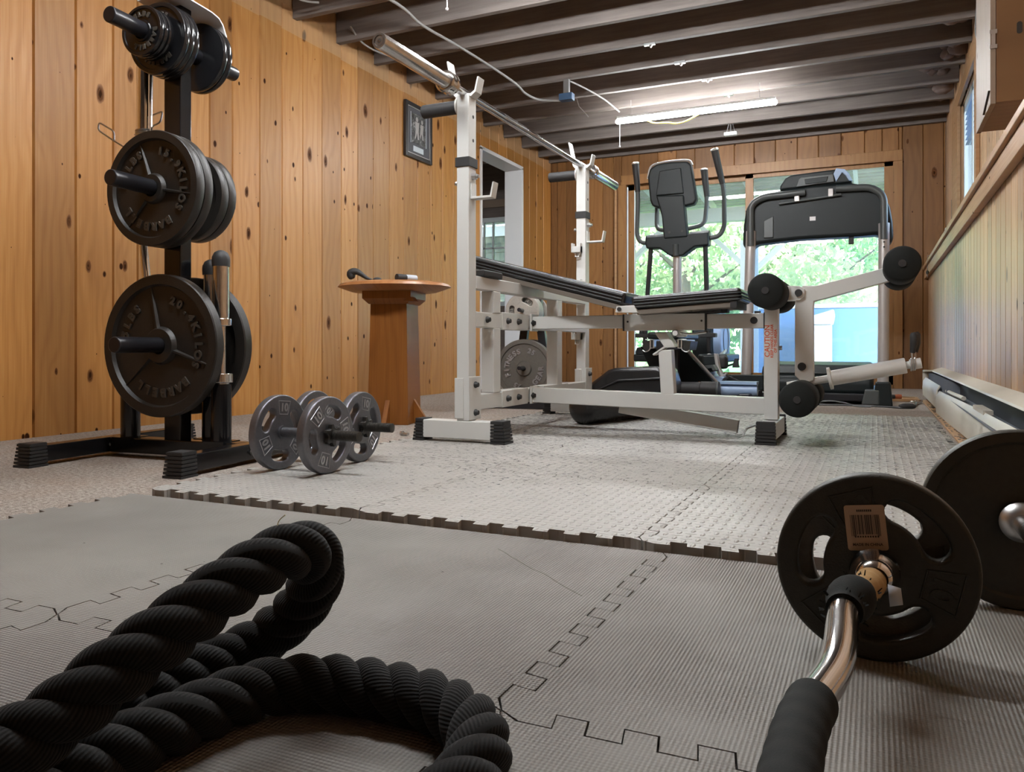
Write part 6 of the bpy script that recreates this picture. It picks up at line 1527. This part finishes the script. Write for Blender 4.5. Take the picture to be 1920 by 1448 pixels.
cord('ceiling_cable', 'second pale cable from the blue box region to the far light', [(-1.99, 5.26, 2.27), (-1.93, 5.45, 2.262), (-1.86, 5.7, 2.24), (-1.80, 5.88, 2.19)], .006, M['cord'])
cord('ceiling_cable', 'short bent cable against the left wall below the joists', [(-2.93, 3.15, 2.36), (-2.90, 3.3, 2.30), (-2.86, 3.42, 2.27), (-2.80, 3.5, 2.275)], .006, M['cord'])
cord('ceiling_cable', 'curled cable by the wall beyond the barbell tip', [(-2.92, 3.95, 2.33), (-2.90, 4.05, 2.26), (-2.86, 4.2, 2.24), (-2.8, 4.35, 2.25)], .006, M['cord'])
t = thing('junction_box', 'blue plastic junction box under a ceiling joist', 'junction box', (-1.98, 5.24, 2.12))
w = MB(); w.bx(-2.04, -1.94, 5.20, 5.26, 2.115, 2.165); obj('box', w, M['blue_box'], t, .004)
w = MB(); w.bx(-2.01, -1.97, 5.215, 5.245, 2.165, ZJ + .01); obj('strap', w, M['steel'], t)
cord('yellow_cord', 'yellow cord hanging below the far fluorescent light', [(-1.62, 5.93, 2.13), (-1.54, 5.93, 2.085), (-1.44, 5.93, 2.075), (-1.36, 5.93, 2.06), (-1.28, 5.93, 2.075), (-1.18, 5.93, 2.12), (-1.10, 5.93, 2.16)], .0055, M['yellow'])
t = thing('ceiling_socket', 'small white plug socket hanging from the joist behind the far light', 'socket', (-1.12, 6.86, 2.17))
w = MB(); w.bx(-1.17, -1.06, 6.83, 6.88, 2.165, 2.195); obj('socket_base', w, M['fixture'], t, .006)
w = MB(); w.tube([(-1.15, 6.855, 2.195), (-1.13, 6.855, 2.27)], .004, 6); w.tube([(-1.08, 6.855, 2.195), (-1.10, 6.855, 2.27)], .004, 6); w.tube([(-1.115, 6.855, 2.195), (-1.115, 6.855, 2.27)], .006, 6); obj('hanger', w, M['steel'], t)
for i, (x, y) in enumerate([(-1.28, 4.82), (-1.18, 5.22), (-1.08, 5.63), (-1.0, 6.04)]):
    w = MB(); w.bx(x - .035, x + .035, y - .012, y + .012, ZJ - .012, ZJ + .004); w.cyl((x + .0, y, ZJ - .012), (x + .012, y, ZJ - .022), .008, n=10)
    tag(obj('cable_clip', w, M['steel']), ['cable clip on the joist nearest the near light', 'cable clip on the second joist of the clipped row', 'cable clip on the joist just before the far light', 'cable clip on the joist above the far light'][i], 'clip', 'cable clips on the joists')
t = thing('hook', 'thin wire hook dangling from the joist left of the far light', 'hook', (-2.05, 5.9, 2.2)); w = MB(); w.tube([(-2.07, 5.64, 2.275), (-2.05, 5.65, 2.2), (-2.0, 5.68, 2.14), (-1.985, 5.68, 2.12)], .003, 6); obj('wire', w, M['cord'], t)

# ------------------------------------------------------------------ light, sky, camera
la_ = bpy.data.lights.new('side_room_fill', 'AREA'); la_.shape = 'RECTANGLE'; la_.size = 1.2; la_.size_y = .1; la_.energy = 30; la_.color = (.95, .98, 1.0)  # added fill light that brightens the side room, without any fitting
lo_ = bpy.data.objects.new('side_room_fill', la_); COL.objects.link(lo_); lo_.location = (-4.9, 4.6, 2.2)
sun = bpy.data.lights.new('sun', 'SUN'); sun.energy = 34.0; sun.angle = radians(1.0); sun.color = (1.0, .94, .82)
so = bpy.data.objects.new('sun', sun); COL.objects.link(so); so.rotation_euler = (radians(38), 0, radians(-62))
wd = bpy.data.worlds.new('sky'); SC.world = wd; wd.use_nodes = True; nt = wd.node_tree; nt.nodes.clear()
sk = nt.nodes.new('ShaderNodeTexSky'); sk.sky_type = 'NISHITA'; sk.sun_disc = False; sk.sun_elevation = radians(52); sk.sun_rotation = radians(150); sk.air_density = 1.0; sk.dust_density = 1.5
bg = nt.nodes.new('ShaderNodeBackground'); bg.inputs[1].default_value = 4.0
ou = nt.nodes.new('ShaderNodeOutputWorld'); nt.links.new(sk.outputs[0], bg.inputs[0]); nt.links.new(bg.outputs[0], ou.inputs[0])
cam = bpy.data.cameras.new('camera'); co = bpy.data.objects.new('camera', cam); COL.objects.link(co)
F_PX = 1470.0
cam.sensor_fit = 'HORIZONTAL'; cam.sensor_width = 36; cam.lens = 36 * F_PX / 1920; cam.shift_y = (650 - 724) / 1920
cam.clip_start = .02; cam.clip_end = 200
co.location = (0, 0, .365); co.rotation_euler = (pi / 2, 0, math.atan(680 / F_PX))
SC.camera = co
vs_ = SC.view_settings; vs_.view_transform = 'Standard'; vs_.look = 'None'; vs_.gamma = 1; vs_.use_curve_mapping = False; vs_.exposure = 0.30
cy = SC.cycles; cy.use_denoising = True; cy.max_bounces = 10; cy.diffuse_bounces = 6; cy.glossy_bounces = 5; cy.transparent_max_bounces = 16; cy.sample_clamp_indirect = 6.0; cy.caustics_reflective = False; cy.caustics_refractive = False
